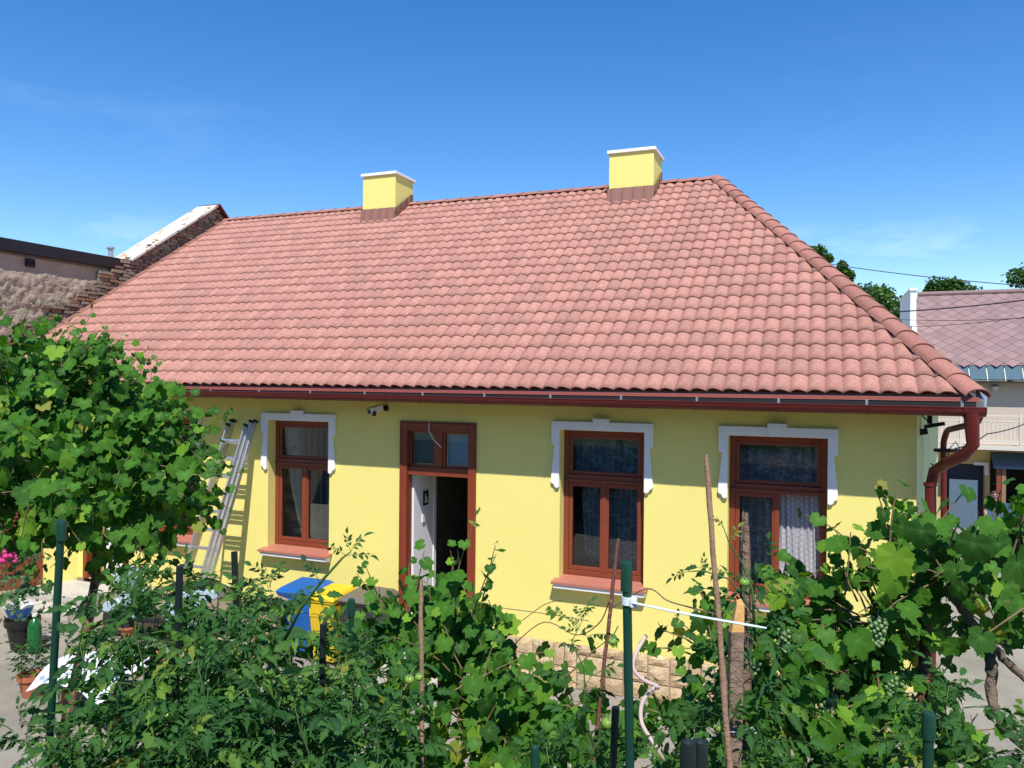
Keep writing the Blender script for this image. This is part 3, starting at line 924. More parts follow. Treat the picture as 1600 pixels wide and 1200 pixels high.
def arc_pts(pts, k=6):
    "round the corners of a polyline"
    P_ = [Vector(p) for p in pts]; out = [P_[0]]
    for i in range(1, len(P_)-1):
        a, c, e = P_[i-1], P_[i], P_[i+1]
        l1 = min(.07, (a-c).length*.4); l2 = min(.07, (e-c).length*.4)
        s, t_ = c+(a-c).normalized()*l1, c+(e-c).normalized()*l2
        for j in range(k+1): u = j/k; out.append(s*(1-u)**2+c*2*u*(1-u)+t_*u*u)
    out.append(P_[-1]); return out
p0 = Vector((1.50, GY, 3.80))
b = MB(); b.tube([p0+Vector((0, 0, .06)), p0+Vector((0, 0, -.02)), pix(1522, 695, Y=-.6)+Vector((-.01, 0, -.0)), pix(1505, 712, Y=-.52), pix(1478, 724, Y=-.25), pix(1460, 736, Y=-.10), pix(1454, 760, Y=-.09), pix(1454, 1000, Y=-.09), (1.19, -.09, .05)],
       [.085, .075, .064, .064, .062, .062, .060, .060, .060], 16)
b.build('downpipe', M['red_metal'], house, smooth='auto', label='thick dark red downpipe swinging from the gutter to the corner')
b = MB()
for z in (3.0, 1.6, .5): b.lathe([(.060, -.02), (.070, -.018), (.070, .018), (.060, .02)], (1.18, -.09, z), 16)
b.build('pipe_bracket', M['red_metal'], house)
b = MB(); b.tube(arc_pts([(1.62, -.35, 3.80), (1.60, -.30, 3.72), pix(1480, 672, Y=.75), pix(1474, 690, Y=.9), pix(1475, 900, Y=.9)]), .036, 10)
b.build('downpipe', M['red_metal'], house, smooth='auto', label='thin dark red downpipe on the end wall')
b = MB(); b.box(1.33, 1.62, .86, .90, 3.30, 3.34); b.tube([(1.3, .9, 3.15), (1.42, .85, 3.07)], .008, 5)
b.tube([(1.45, .86, 3.1), (1.50, .84, 3.35), (1.56, .84, 3.44), (1.62, .84, 3.33)], .007, 5)
b.build('wall_bracket', M['blackpl'], house)

# ---------------------------------------------------------------- gable firewall left of the roof
fire = thing('gable_firewall', 'crumbling brick gable wall with a peeling white sheet cap along the left roof edge', 'wall', (-14.6, 3, 0))
capz = lambda y: 6.76+(y-3.0)*.668
rooz = lambda y: EZ+(y-EY)*math.tan(TH)
b = MB()
yl, yh = .3, 6.05
P4 = [(yl, 0), (yh, 0), (6.05, 8.12), (5.65, 8.45), (3.0, 6.68), (3.0, rooz(3.0)+.15), (yl, rooz(yl)+.12)]
b.prism([(p, q) for p, q in P4], lambda u, v, q: (q, u, v), -14.50, -14.98)
b.build('wall_core', M['render'], fire)
b = MB()
def slab(b, ya, za, yb, zb, x0, x1, th):
    d = Vector((0, yb-ya, zb-za)).normalized(); n_ = Vector((0, -d.z, d.y))
    vs = []
    for x in (x0, x1):
        for (y, z) in ((ya, za), (yb, zb)):
            for k in (0, th): vs.append((x, y+n_.y*k, z+n_.z*k))
    b.add(vs, [(0, 1, 3, 2), (4, 6, 7, 5), (1, 5, 7, 3), (0, 2, 6, 4), (0, 4, 5, 1), (2, 3, 7, 6)])
for i in range(4):
    ya, yb = 3.0+i*.6625, 3.0+(i+1)*.6625
    b2 = MB(); slab(b2, ya, capz(ya)-.02, yb+.03, capz(yb+.03)-.02+.003*(i % 2), -15.03, -14.36, .045+.004*(i % 2)); b2.build('cap_sheet', M['peeling'], fire)
b = MB(); slab(b, 5.67, 8.57, 6.10, 8.20, -15.03, -14.34, .05); b.build('cap_sheet', M['red_metal'], fire, label='red end sheet stepping down to the ridge')
rb = random.Random(21); nb_ = 0
z = 4.5
while z < 8.45:
    # the course runs between the cap line and just under the verge caps
    y_roof = EY+(z-EZ)/math.tan(TH)
    if z < 6.7: ylo = y_roof-.42-rb.uniform(0, .28)
    else: ylo = 3.0+(z-6.70)/.668+.03
    y = y_roof+.15
    while y > ylo:
        ln = rb.uniform(.17, .27)
        px_ = rb.uniform(-.02, .035); dz_ = rb.uniform(-.008, .008); b2 = MB(); b2.box(-14.52, -14.455+px_, y-ln+rb.uniform(.006, .03), y-rb.uniform(.004, .02), z+.004+dz_, z+.066+dz_+rb.uniform(-.01, .006))
        if y-ln < 5.95 and y > .2 and rb.random() > (.16 if y < ylo+.4 else .03):
            dark = rb.random()
            b2.build('brick', M['orange_brick'] if (dark < .05 or (z < 5.0 and dark < .4)) else M['brick'] if dark < .2 else M['stonebrick'], fire); nb_ += 1
        y -= ln
    z += .078

# ---------------------------------------------------------------- neighbour's building on the left
nb = thing('rough_rendered_building', 'windowless side of the neighbouring building in rough brown render under a black roof edge', 'building', (-18, -2, 0))
ysn = [-9+.045*i for i in range(int(12.3/.045))]; zsn = [3.2+.045*i for i in range(int(3.35/.045))]
vs = []
for z in zsn:
    for y in ysn:
        k = smoothstep(6.28, 6.12, z+.10*noise.noise(Vector((y*1.3, 0, 3))))
        h = .04*abs(noise.noise(Vector((y*3.1, z*3.1, 1))))+.085*abs(noise.noise(Vector((y*7, z*8, 5))))+.05*noise.noise(Vector((y*14, z*17, 2)))
        vs.append((-14.56+k*(.01+h*.62), y, z))
n_ = len(ysn)
fs = [(j*n_+i, j*n_+i+1, (j+1)*n_+i+1, (j+1)*n_+i) for j in range(len(zsn)-1) for i in range(n_-1)]
b = MB(); b.add(vs, fs); b.build('rough_wall', M['render'], nb, smooth=True)
b = MB(); b.box(-26, -14.60, -14, 9, -.3, 6.56); b.build('wall', M['smooth_render'], nb)
b = MB(); b.box(-26.1, -14.47, -14.1, 3.2, 6.555, 6.775); b.box(-26.1, -14.455, -14.1, 3.2, 6.54, 6.556); b.build('roof_edge', M['black_sheet'], nb, label='black sheet metal roof edge')
pq = pix(190, 397, X=-14.9)
b = MB(); b.lathe([(.055, -.3), (.055, .07), (.09, .08), (.09, .12), (.0, .14)], (pq.x, 2.9, 6.95), 14); b.build('vent_pipe', M['galv'], nb)
b = MB(); b.box(-14.62, -14.51, .62, .80, 6.30, 6.46); b.build('joist_hole', M['dark'], nb)

# ---------------------------------------------------------------- neighbour's house on the right
nh = thing('neighbour_house', 'beige and ochre house with purple diamond-shingled roof beyond the right corner', 'house', (7, 24, -1))
O = pix(1421, 571, Y=22); TL = pix(1434, 462, Y=25.6)
ex = Vector((1, 0, .004)); eu = (TL-O); SLh = eu.length; eu.normalize(); en = ex.cross(eu).normalized()
b = MB(); W_ = 9.5
vs = [O, O+ex*W_, O+ex*W_+eu*SLh, TL]; b.add(vs+[v-en*.15 for v in vs], [(0, 1, 2, 3), (7, 6, 5, 4), (0, 4, 5, 1), (1, 5, 6, 2), (2, 6, 7, 3), (3, 7, 4, 0)])
back = Vector((0, 4, -2.6)); b.add([TL, TL+ex*W_, TL+ex*W_+back, TL+back], [(0, 1, 2, 3)])
nroof = b.build('roof', M['shingle'], nh, label='purple roof of diamond shingles')
dw, dh_ = .50, .46
b = MB(); b.add([(0, -dh_*.56, .022), (dw*.5, 0, .012), (0, dh_*.54, .0), (-dw*.5, 0, .012), (0, -dh_*.56, .004), (dw*.5, 0, -.004), (-dw*.5, 0, -.004)],
               [(0, 1, 2, 3), (4, 5, 1, 0), (6, 4, 0, 3)])
sme = b.data('shingle', M['shingle']); Tn = frame_matrix(O+en*.006, ex, eu, en); pin = wm(nroof).inverted()
for j in range(int(SLh/(dh_/2))):
    for i in range(14):
        x = .25+i*dw+(dw/2 if j % 2 else 0)
        inst('shingle', sme, Tn @ Matrix.Translation((x, .12+j*dh_/2, rb.uniform(0, .006))), nroof, pin)
b = MB(); b.tube([TL+Vector((0, 0, .05)), TL+ex*W_+Vector((0, 0, .05))], .10, 8); b.build('ridge_cap', M['shingle'], nroof)
for k in range(12):
    b = MB(); x = O.x-.3+k*.55
    b.add([(x+.01, O.y-.35, 4.34), (x+.54, O.y-.35, 4.34), (x+.54, O.y+.05, O.z+.02), (x+.01, O.y+.05, O.z+.02), (x+.01, O.y-.31, 4.30), (x+.54, O.y-.31, 4.30)], [(0, 1, 2, 3), (4, 5, 1, 0)])
    b.box(x-.01, x+.012, O.y-.365, O.y-.35, 4.33, 4.36); b.build('edge_panel', M['bluesheet'], nh)
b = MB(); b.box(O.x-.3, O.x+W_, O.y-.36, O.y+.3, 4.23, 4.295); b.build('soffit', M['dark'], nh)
b = MB(); b.box(O.x+.1, O.x+W_, O.y+.2, O.y+8, 2.0, 4.23); b.build('upper_wall', M['beige'], nh)
q = [pix(x, 700, Y=22).x for x in (1473, 1481, 1541, 1549, 1562, 1603)]
b = MB(); b.box(O.x+.1, q[1], O.y+.2, O.y+8, -1.6, 2.0); b.box(q[2], q[3], O.y+.2, O.y+8, -1.6, 2.0); b.box(q[1], q[2], O.y+.2, O.y+8, 1.28, 2.0); b.box(q[3], O.x+W_, O.y+.2, O.y+8, 1.75, 2.0)
b.box(q[5]+1, O.x+W_, O.y+.2, O.y+8, -1.6, 1.75)
b.build('lower_wall', M['ochre'], nh)
b = MB(); b.box(q[1], q[2], O.y+.5, O.y+.55, -1.5, 1.28)
for k in range(8): b.box(q[1], q[2], O.y+.49, O.y+.5, -1.4+k*.33, -1.39+k*.33)
b.build('garage_door', M['garage'], nh)
b = MB(); b.box(q[1]+.02, q[2]-.3, O.y-.3, O.y-.25, -1.2, .75); b.build('grey_panel', M['awning'], nh)
b = MB(); b.box(q[2]-.35, q[2]+.04, O.y+.14, O.y+.22, 1.25, 1.36); b.box(q[2]-.02, q[2]+.10, O.y+.13, O.y+.22, .9, 1.36); b.build('door_trim', M['white_stucco'], nh)
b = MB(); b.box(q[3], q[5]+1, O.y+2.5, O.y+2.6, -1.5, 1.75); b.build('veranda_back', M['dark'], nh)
b = MB(); b.add([(q[3]-.02, O.y-.5, 1.30), (q[5]+1, O.y-.5, 1.30), (q[5]+1, O.y+.2, 1.74), (q[3]-.02, O.y+.2, 1.74), (q[3]-.02, O.y-.5, 1.22), (q[5]+1, O.y-.5, 1.22)], [(0, 1, 2, 3), (4, 5, 1, 0)])
b.build('awning', M['awning'], nh)
for x in (q[3]+.1, q[4]): b = MB(); b.box(x, x+.13, O.y-.4, O.y-.28, -1.5, 1.24); b.build('post', M['stick'] if x > q[3]+.2 else M['brownwood'], nh)
b = MB(); b.box(O.x+.1, O.x+W_, O.y-1.0, O.y+.25, 1.90, 2.06); b.build('balcony_slab', M['railing'], nh)
b = MB(); zt = 3.12
b.box(O.x+.1, O.x+W_, O.y-.98, O.y-.92, zt-.05, zt); b.box(O.x+.1, O.x+W_, O.y-.98, O.y-.92, zt-.24, zt-.20); b.box(O.x+.1, O.x+W_, O.y-.98, O.y-.92, 2.16, 2.24)
for k in range(72): x = O.x+.15+k*.13; b.box(x, x+.045, O.y-.965, O.y-.935, 2.24, zt-.24)
for k in range(5): x = O.x+1.5+k*1.0*1.8; b.box(x, x+.07, O.y-.99, O.y-.91, 2.06, zt+.04)
b.build('balcony_railing', M['railing'], nh)
lp = pix(1555, 604, Y=22.1)
b = MB(); b.lathe([(.0, -.16), (.09, -.12), (.13, 0), (.07, .08), (.03, .10)], (lp.x, O.y+.05, lp.z), 12); b.box(lp.x-.06, lp.x+.06, O.y+.05, O.y+.2, lp.z+.08, lp.z+.14); b.build('wall_lamp', M['galv'], nh)
b = MB(); a = pix(1420, 452, Y=22.6); c = pix(1436, 620, Y=21.8)
b.box(a.x, a.x+.20, 22.0, 26.0, 5.9, a.z-.12); b.box(a.x-.03, a.x+.24, 21.95, 26, a.z-.12, a.z-.03)
b.box(a.x+.02, a.x+.19, 21.6, 22.0, 3.5, 6.3)
b.build('gable_post', M['white_stucco'], nh, label='white gable upstand at the left end of the purple roof')
b = MB(); b.box(a.x-.35, a.x+.02, 22.3, 26, 2, 6.0); b.build('gable_wall', M['brick'], nh)

# fence and the person behind it
fy = 17.0; fa = pix(1546, 785, Y=fy); fe = fa.x+4.2
fc = thing('blue_fence', 'blue-grey fence of upright slats at the right edge', 'fence', (fa.x+1, fy, -1))
b = MB(); k = 0; x = fa.x
while x < fe: b.box(x, x+.085, fy-.012, fy+.012, -.95, fa.z-.01); x += .098
b.build('slats', M['bluefence'], fc, kind='stuff')
b = MB(); b.box(fa.x-.02, fe, fy+.013, fy+.05, fa.z-.07, fa.z); b.box(fa.x-.02, fe, fy+.013, fy+.05, -.8, -.72); b.build('rail', M['bluefence'], fc)
for x in (fa.x-.06, fa.x+2.0, fe): b = MB(); b.box(x, x+.06, fy-.03, fy+.05, -1.1, fa.z+.02); b.build('post', M['bluefence'], fc)

hd = pix(1554, 774, Y=17.7)
ps = thing('person', 'person in a dark sleeveless top with short dark hair standing behind the blue fence', 'person', (hd.x, 17.7, -1))
def person():
    Hz = hd.z+.11+1.0     # standing height
    s = Hz/1.72
    J = dict(pel=(0, 0, .93), sp=(0, .01, 1.12), ch=(0, 0, 1.32), nk=(0, 0, 1.45), hb=(0, -.01, 1.52),
             sL=(.16, 0, 1.40), eL=(.24, .03, 1.12), wL=(.22, -.08, .90), hL=(.21, -.12, .83),
             sR=(-.16, 0, 1.40), eR=(-.23, .02, 1.13), wR=(-.17, -.16, .98), hR=(-.14, -.21, .95),
             tL=(.09, 0, .88), kL=(.10, -.01, .50), aL=(.10, .02, .09), fL=(.11, -.13, .04),
             tR=(-.09, 0, .88), kR=(-.10, -.01, .50), aR=(-.10, .02, .09), fR=(-.11, -.13, .04))
    R = dict(pel=.135, sp=.12, ch=.135, nk=.058, hb=.055, sL=.062, eL=.042, wL=.028, hL=.035, sR=.062, eR=.042, wR=.028, hR=.035,
             tL=.09, kL=.058, aL=.038, fL=.035, tR=.09, kR=.058, aR=.038, fR=.035)
    E_ = [('pel', 'sp'), ('sp', 'ch'), ('ch', 'nk'), ('nk', 'hb'), ('ch', 'sL'), ('sL', 'eL'), ('eL', 'wL'), ('wL', 'hL'), ('ch', 'sR'), ('sR', 'eR'), ('eR', 'wR'), ('wR', 'hR'),
          ('pel', 'tL'), ('tL', 'kL'), ('kL', 'aL'), ('aL', 'fL'), ('pel', 'tR'), ('tR', 'kR'), ('kR', 'aR'), ('aR', 'fR')]
    def skin(name, keys, edges, mat, grow=0.0, root=None):
        ks = list(keys); me = bpy.data.meshes.new(name)
        me.from_pydata([(hd.x+J[k][0]*s, 17.7+J[k][1]*s, -1+J[k][2]*s) for k in ks], [(ks.index(a), ks.index(b_)) for a, b_ in edges], [])
        me.materials.append(mat)
        o = bpy.data.objects.new(name, me); link(o, ps)
        sk = o.modifiers.new('skin', 'SKIN')
        for i, k in enumerate(ks):
            v = me.skin_vertices[0].data[i]; v.radius = ((R[k]+grow)*s,)*2; v.use_root = (k == (root or ks[0]))
        ss = o.modifiers.new('sub', 'SUBSURF'); ss.levels = ss.render_levels = 2
        return o
    skin('body', J, E_, M['skin'], 0, 'pel')
    skin('top', ['pel', 'sp', 'ch'], [('pel', 'sp'), ('sp', 'ch')], M['shirt'], .018)
    skin('trousers', ['pel', 'tL', 'kL', 'aL', 'tR', 'kR', 'aR'], [('pel', 'tL'), ('tL', 'kL'), ('kL', 'aL'), ('pel', 'tR'), ('tR', 'kR'), ('kR', 'aR')], M['trouser'], .014)
    for sx in (1, -1):
        w = Vector((hd.x+sx*.21*s if sx > 0 else hd.x-.14*s, 17.7+(-.12 if sx > 0 else -.21)*s, -1+(.83 if sx > 0 else .95)*s))
        b = MB()
        for f in range(4):
            x = w.x+(f-1.5)*.019; ln = (.062, .074, .078, .066)[f]
            b.tube([(x, w.y-.01, w.z+.01), (x, w.y-.03, w.z-.03), (x, w.y-.03, w.z-.03-ln*.6), (x, w.y-.01, w.z-.03-ln)], [.011, .010, .009, .007], 6)
        b.tube([(w.x-sx*.03, w.y, w.z+.02), (w.x-sx*.05, w.y-.03, w.z), (w.x-sx*.045, w.y-.05, w.z-.035)], [.013, .011, .009], 6)
        b.build('hand', M['skin'], ps, smooth=True)
    c = Vector((hd.x, 17.69, hd.z))
    b = MB(); b.ball(c, .088, 14, 0, 1.28); b.tube([c+Vector((0, -.085, .02)), c+Vector((0, -.112, -.02)), c+Vector((0, -.09, -.03))], [.010, .016, .012], 6)
    for sx in (-1, 1): b.ball(c+Vector((sx*.09, .005, 0)), .02, 6, 0, 1.5)
    b.tube([c+Vector((-.03, -.082, -.058)), c+Vector((0, -.092, -.060)), c+Vector((.03, -.082, -.058))], .007, 5)
    b.build('head', M['skin'], ps, smooth=True)
    b = MB(); b.ball(c+Vector((0, .022, .035)), .101, 14, 0, 1.12); b.ball(c+Vector((0, .05, -.01)), .088, 10, 0, 1.1); b.build('hair', M['hair'], ps, smooth=True)
    b = MB()
    for sx in (-1, 1): b.ball(c+Vector((sx*.036, -.084, .015)), .024, 8, 0, .8)
    b.box(c.x-.03, c.x+.03, c.y-.098, c.y-.092, c.z+.015, c.z+.022); b.build('sunglasses', M['blackpl'], ps)
person()

# ---------------------------------------------------------------- overhead wires
def wire(pts, r, label):
    P_ = [Vector(p) for p in pts]; out = []
    for i in range(len(P_)-1):
        for k in range(12): t = k/12; p = P_[i].lerp(P_[i+1], t); p.z -= .9*(P_[i+1]-P_[i]).length/60*4*t*(1-t); out.append(p)
    out.append(P_[-1]); b = MB(); b.tube(out, r, 6); b.build('overhead_wire', M['wire'], label=label, cat='wire', group='wires over the neighbouring roof')
wire([pix(1240, 403, Y=34), pix(1640, 449, Y=30)], .022, 'topmost wire crossing the open sky between the trees')
wire([pix(1330, 490, Y=15), pix(1640, 464, Y=13)], .019, 'thick black wire crossing in front of the white gable upstand')
wire([pix(1400, 499, Y=16), pix(1640, 494, Y=13)], .008, 'thin wire just below the thick black one')
wire([pix(1400, 511, Y=16), pix(1640, 490, Y=12)], .008, 'second thin wire rising to the right over the purple shingles')
wire([pix(1500, 600, Y=13), pix(1640, 588, Y=12)], .008, 'thin wire in front of the blue-grey roof edge')
wire([(1.56, .86, 3.35), pix(1542, 678, Y=3), pix(1640, 640, Y=8)], .009, 'black wire slung from the bracket at the house corner')

# ---------------------------------------------------------------- things on and before the house
cp = Vector((-6.07, 0, 3.70))
sc = thing('security_camera', 'small white security camera on the wall left of the door', 'camera', cp)
b = MB(); b.box(cp.x+.04, cp.x+.12, -.02, -.001, cp.z-.03, cp.z+.05); b.tube([(cp.x+.08, -.02, cp.z+.01), (cp.x+.06, -.09, cp.z+.01), (cp.x+.02, -.13, cp.z)], .016, 8); b.build('mount', M['blackpl'], sc)
T = Matrix.Translation((cp.x, -.15, cp.z-.01)) @ Matrix.Rotation(radians(-24), 4, 'Z') @ Matrix.Rotation(radians(12), 4, 'X')
b = MB(); b.box(-.045, .045, -.12, .10, -.04, .045, T=T); b.box(-.05, .05, -.16, .10, .045, .052, T=T); b.build('housing', M['whitepl'], sc, bevel=.008)
b = MB(); b.box(-.04, .04, -.128, -.12, -.035, .03, T=T); b.lathe([(.03, -.10), (.034, -.06), (.03, -.03)], (cp.x+.01, -.22, cp.z-.0), 12); b.build('lens', M['blackpl'], sc)
fp = pix(1452, 662, Y=.55)
fl = thing('floodlight', 'small black floodlight under the eaves at the right corner', 'lamp', fp)
b = MB(); b.box(fp.x-.02, fp.x+.03, fp.y-.02, fp.y+.04, fp.z, fp.z+.20); b.tube([(fp.x-.28, .1, fp.z-.02), (fp.x-.24, .2, fp.z+.10), (fp.x-.12, .4, fp.z+.13), (fp.x-.02, .5, fp.z+.03)], .009, 6); b.build('arm', M['blackpl'], fl)
T = Matrix.Translation((fp.x+.02, fp.y-.04, fp.z-.02)) @ Matrix.Rotation(radians(-12), 4, 'Y')
b = MB(); b.box(-.08, .14, -.06, .05, -.02, .02, T=T); b.box(-.16, -.06, -.07, .03, -.09, -.02, T=T); b.build('lamp_head', M['blackpl'], fl, bevel=.006)

# ladder: three nested sections leaning against the wall
ld = thing('ladder', 'triple aluminium extension ladder leaning on the yellow wall', 'ladder', (-8.55, -1.25, .26))
top = Vector((-8.56, -.06, 3.44)); foot = Vector((-8.62, -1.32, .27))
u_ = (top-foot); LL = u_.length; u_.normalize(); xx = Vector((1, 0, 0)); nn = u_.cross(xx).normalized()*-1
if nn.y > 0: nn = -nn
for k in range(3):
    wdt = .215-.02*k; base = foot+nn*(.075*k) ; lk = LL-(.0, .03, .12)[k]
    T = frame_matrix(base, xx, nn, u_)
    sect = bpy.data.objects.new('ladder_section', None); link(sect, ld)
    for sx in (-1, 1):
        b = MB(); b.box(sx*wdt-.012, sx*wdt+.012, -.034, .034, .04*k, lk, T=T)
        o = b.build('rail', M['alu'], sect, bevel=.003)
    z = .25
    while z < lk-.1:
        b = MB(); b.box(-wdt+.012, wdt-.012, -.014, .014, z-.014, z+.014, T=T); z += .28; b.build('rung', M['alu'], sect)
    for sx in (-1, 1):
        b = MB(); b.box(sx*wdt-.018, sx*wdt+.018, -.045, .045, lk-.01, lk+.035, T=T); b.build('end_cap', M['blackpl'], sect, bevel=.006)
    if k == 2: b = MB(); b.box(-wdt-.03, wdt+.03, -.03, .03, .0, .05, T=T); b.build('foot_bar', M['blackpl'], sect)


def wheelie_bin(px0, px1, pyt, y, body, lid, label, name='wheelie_bin', h=1.0, lidslope=.06, open_=0):
    a, c = pix(px0, pyt, Y=y), pix(px1, pyt, Y=y)
    cx, w = (a.x+c.x)/2, (c.x-a.x); gz_ = ground_z(cx, y); h = a.z-gz_
    t = thing(name, label, 'bin', (cx, y+.3, gz_), 'wheelie bins below the window')
    w0, w1 = w*.40, w*.47; d0, d1 = .22, .29; yc = y+.32
    b = MB()
    def ring(z, wx, dy): return [(cx-wx, yc-dy, z), (cx+wx, yc-dy, z), (cx+wx, yc+dy, z), (cx-wx, yc+dy, z)]
    zs_ = [(gz_+.06, w0, d0), (gz_+h*.72, w1*.97, d1*.97), (gz_+h*.73, w1*1.0, d1*1.0), (gz_+h-.05, w1*1.0, d1*1.01), (gz_+h-.05, w1*1.07, d1*1.07), (gz_+h-.015, w1*1.07, d1*1.07)]
    vs = [p for q_ in zs_ for p in ring(*q_)]
    fs = [(3, 2, 1, 0)]+[(i*4+k, i*4+(k+1) % 4, (i+1)*4+(k+1) % 4, (i+1)*4+k) for i in range(5) for k in range(4)]+[(20, 21, 22, 23)]
    b.add(vs, fs); b.build('bin_body', body, t, bevel=.018)
    b = MB(); z = gz_+h
    b.add([(cx-w1*1.1, yc-d1*1.12, z-.02), (cx+w1*1.1, yc-d1*1.12, z-.02), (cx+w1*1.1, yc+d1*1.0, z-.012), (cx-w1*1.1, yc+d1*1.0, z-.012),
           (cx-w1*1.1, yc-d1*1.12, z+.01), (cx+w1*1.1, yc-d1*1.12, z+.01), (cx+w1*1.1, yc+d1*1.0, z+.03), (cx-w1*1.1, yc+d1*1.0, z+.03),
           (cx-w1*.9, yc-d1*.85, z+.035+lidslope*.4), (cx+w1*.9, yc-d1*.85, z+.035+lidslope*.4), (cx+w1*.9, yc+d1*.8, z+.03+lidslope), (cx-w1*.9, yc+d1*.8, z+.03+lidslope)],
          [(3, 2, 1, 0), (0, 1, 5, 4), (1, 2, 6, 5), (2, 3, 7, 6), (3, 0, 4, 7), (4, 5, 9, 8), (5, 6, 10, 9), (6, 7, 11, 10), (7, 4, 8, 11), (8, 9, 10, 11)])
    b.build('lid', lid, t, bevel=.012)
    b = MB(); b.tube([(cx-w1, yc+d1+.02, z-.06), (cx-w1, yc+d1+.07, z-.03), (cx+w1, yc+d1+.07, z-.03), (cx+w1, yc+d1+.02, z-.06)], .014, 8); b.build('handle', body, t)
    for sx in (-1, 1):
        b = MB(); b.lathe([(.02, -.022), (.095, -.022), (.10, 0), (.095, .022), (.02, .022)], (cx+sx*(w0+.03), yc+d0, gz_+.10), 18, axis='X'); b.build('wheel', M['tyre'], t)
    return t


wheelie_bin(431, 485, 924, -.95, M['bluebin'], M['bluebin'], 'blue wheelie bin, first of the three below the window')
wheelie_bin(480, 520, 935, -.98, M['yellowbin'], M['yellowbin'], 'yellow wheelie bin between the blue and the dark bin')
wheelie_bin(528, 588, 938, -.95, M['greybin'], M['brownlid'], 'anthracite wheelie bin with a faded brown lid nearest the door')

p = pix(410, 945, Y=-1.2)
cb = thing('cardboard_box', 'brown cardboard box beside the blue bin', 'box', (p.x, -1.2, .2))
T = Matrix.Translation((p.x, -1.1, ground_z(p.x, -1))) @ Matrix.Rotation(radians(20), 4, 'Z')
b = MB(); b.box(-.17, .17, -.14, .14, 0, p.z+.06-ground_z(p.x, -1), T=T); b.build('carton', M['card'], cb)
hh = p.z+.06-ground_z(p.x, -1)
b = MB(); b.add([T @ Vector(v) for v in ((-.17, -.142, hh), (.17, -.142, hh), (.16, -.28, hh+.06), (-.16, -.28, hh+.06), (.172, -.14, hh), (.172, .14, hh), (.30, .13, hh-.04), (.30, -.13, hh-.04))], [(0, 1, 2, 3), (4, 5, 6, 7)]); b.build('flap', M['card'], cb)

# scooter parked beside the steps, facing left
base = pix(186, 945, Y=-1.45); gz_ = ground_z(base.x, -1.45)
sx0 = base.x
sct = thing('scooter', 'white and pale blue motor scooter parked behind the vine by the left steps', 'scooter', (sx0+.6, -1.3, gz_))
TS = Matrix.Translation((sx0, -1.45, gz_)) @ Matrix.Rotation(radians(14), 4, 'Z')
def SP(x, y, z): return TS @ Vector((x, y, z))
for xw, nm in ((0, 'wheel'), (1.22, 'wheel')):
    prof = [(.15, -.045), (.21, -.055), (.245, -.03), (.255, 0), (.245, .03), (.21, .055), (.15, .045)]
    b = MB(); b.lathe(prof, (xw, 0, .255), 26, axis='Y'); b.v = [tuple(TS @ Vector(v)) for v in b.v]; w = b.build('wheel', M['tyre'], sct, smooth='auto')
    b = MB(); b.lathe([(.155, -.03), (.155, .03)], (xw, 0, .255), 24, axis='Y'); b.lathe([(.0, -.05), (.05, -.05), (.05, .05), (0, .05)], (xw, 0, .255), 14, axis='Y')
    for k in range(5): a_ = 2*pi*k/5; b.tube([(xw+.04*cos(a_), 0, .255+.04*sin(a_)), (xw+.155*cos(a_), 0, .255+.155*sin(a_))], .016, 5)
    b.v = [tuple(TS @ Vector(v)) for v in b.v]; b.build('rim', M['blackpl'], w)
def shell(name, prof, halfw, mat, label=None):
    "side outline extruded across with rounded edges"
    b = MB(); b.prism(prof, lambda u, v, q: SP(u, q, v), -halfw, halfw); return b.build(name, mat, sct, bevel=.03, label=label)
shell('front_fender', [(-.30, .36), (-.20, .34), (0, .40), (.2, .36), (.26, .30), (.28, .36), (.18, .50), (0, .56), (-.18, .52)], .075, M['scootwhite'])
shell('leg_shield', [(.20, .40), (.34, .32), (.40, .34), (.34, .60), (.20, .98), (.06, 1.02), (.02, .86), (.12, .62)], .20, M['scootwhite'])
shell('footboard', [(.34, .26), (.86, .26), (.86, .33), (.36, .34)], .17, M['blackpl'])
shell('body_shell', [(.80, .26), (1.05, .40), (1.30, .52), (1.62, .66), (1.70, .80), (1.50, .80), (.85, .70), (.76, .5)], .15, M['scootwhite'])
shell('seat', [(.80, .72), (1.5, .80), (1.56, .86), (1.40, .90), (1.1, .84), (.82, .82)], .13, M['blackpl'])
b = MB(); b.tube([SP(0, 0, .26), SP(.10, 0, .6), SP(.18, 0, 1.02)], .03, 8); b.tube([SP(.24, -.33, 1.10), SP(.16, -.15, 1.05), SP(.16, .15, 1.05), SP(.24, .33, 1.10)], .014, 8); b.build('handlebar', M['blackpl'], sct)
b = MB(); b.ball(SP(.04, 0, .95), .09, 10); b.build('headlight', M['glass'], sct, smooth=True)
for s_ in (-1, 1):
    b = MB(); b.tube([SP(.18, s_*.22, 1.07), SP(.14, s_*.30, 1.22)], .006, 5); b.ball(SP(.14, s_*.31, 1.25), .055, 8, 0, .8); b.build('mirror', M['blackpl'], sct)

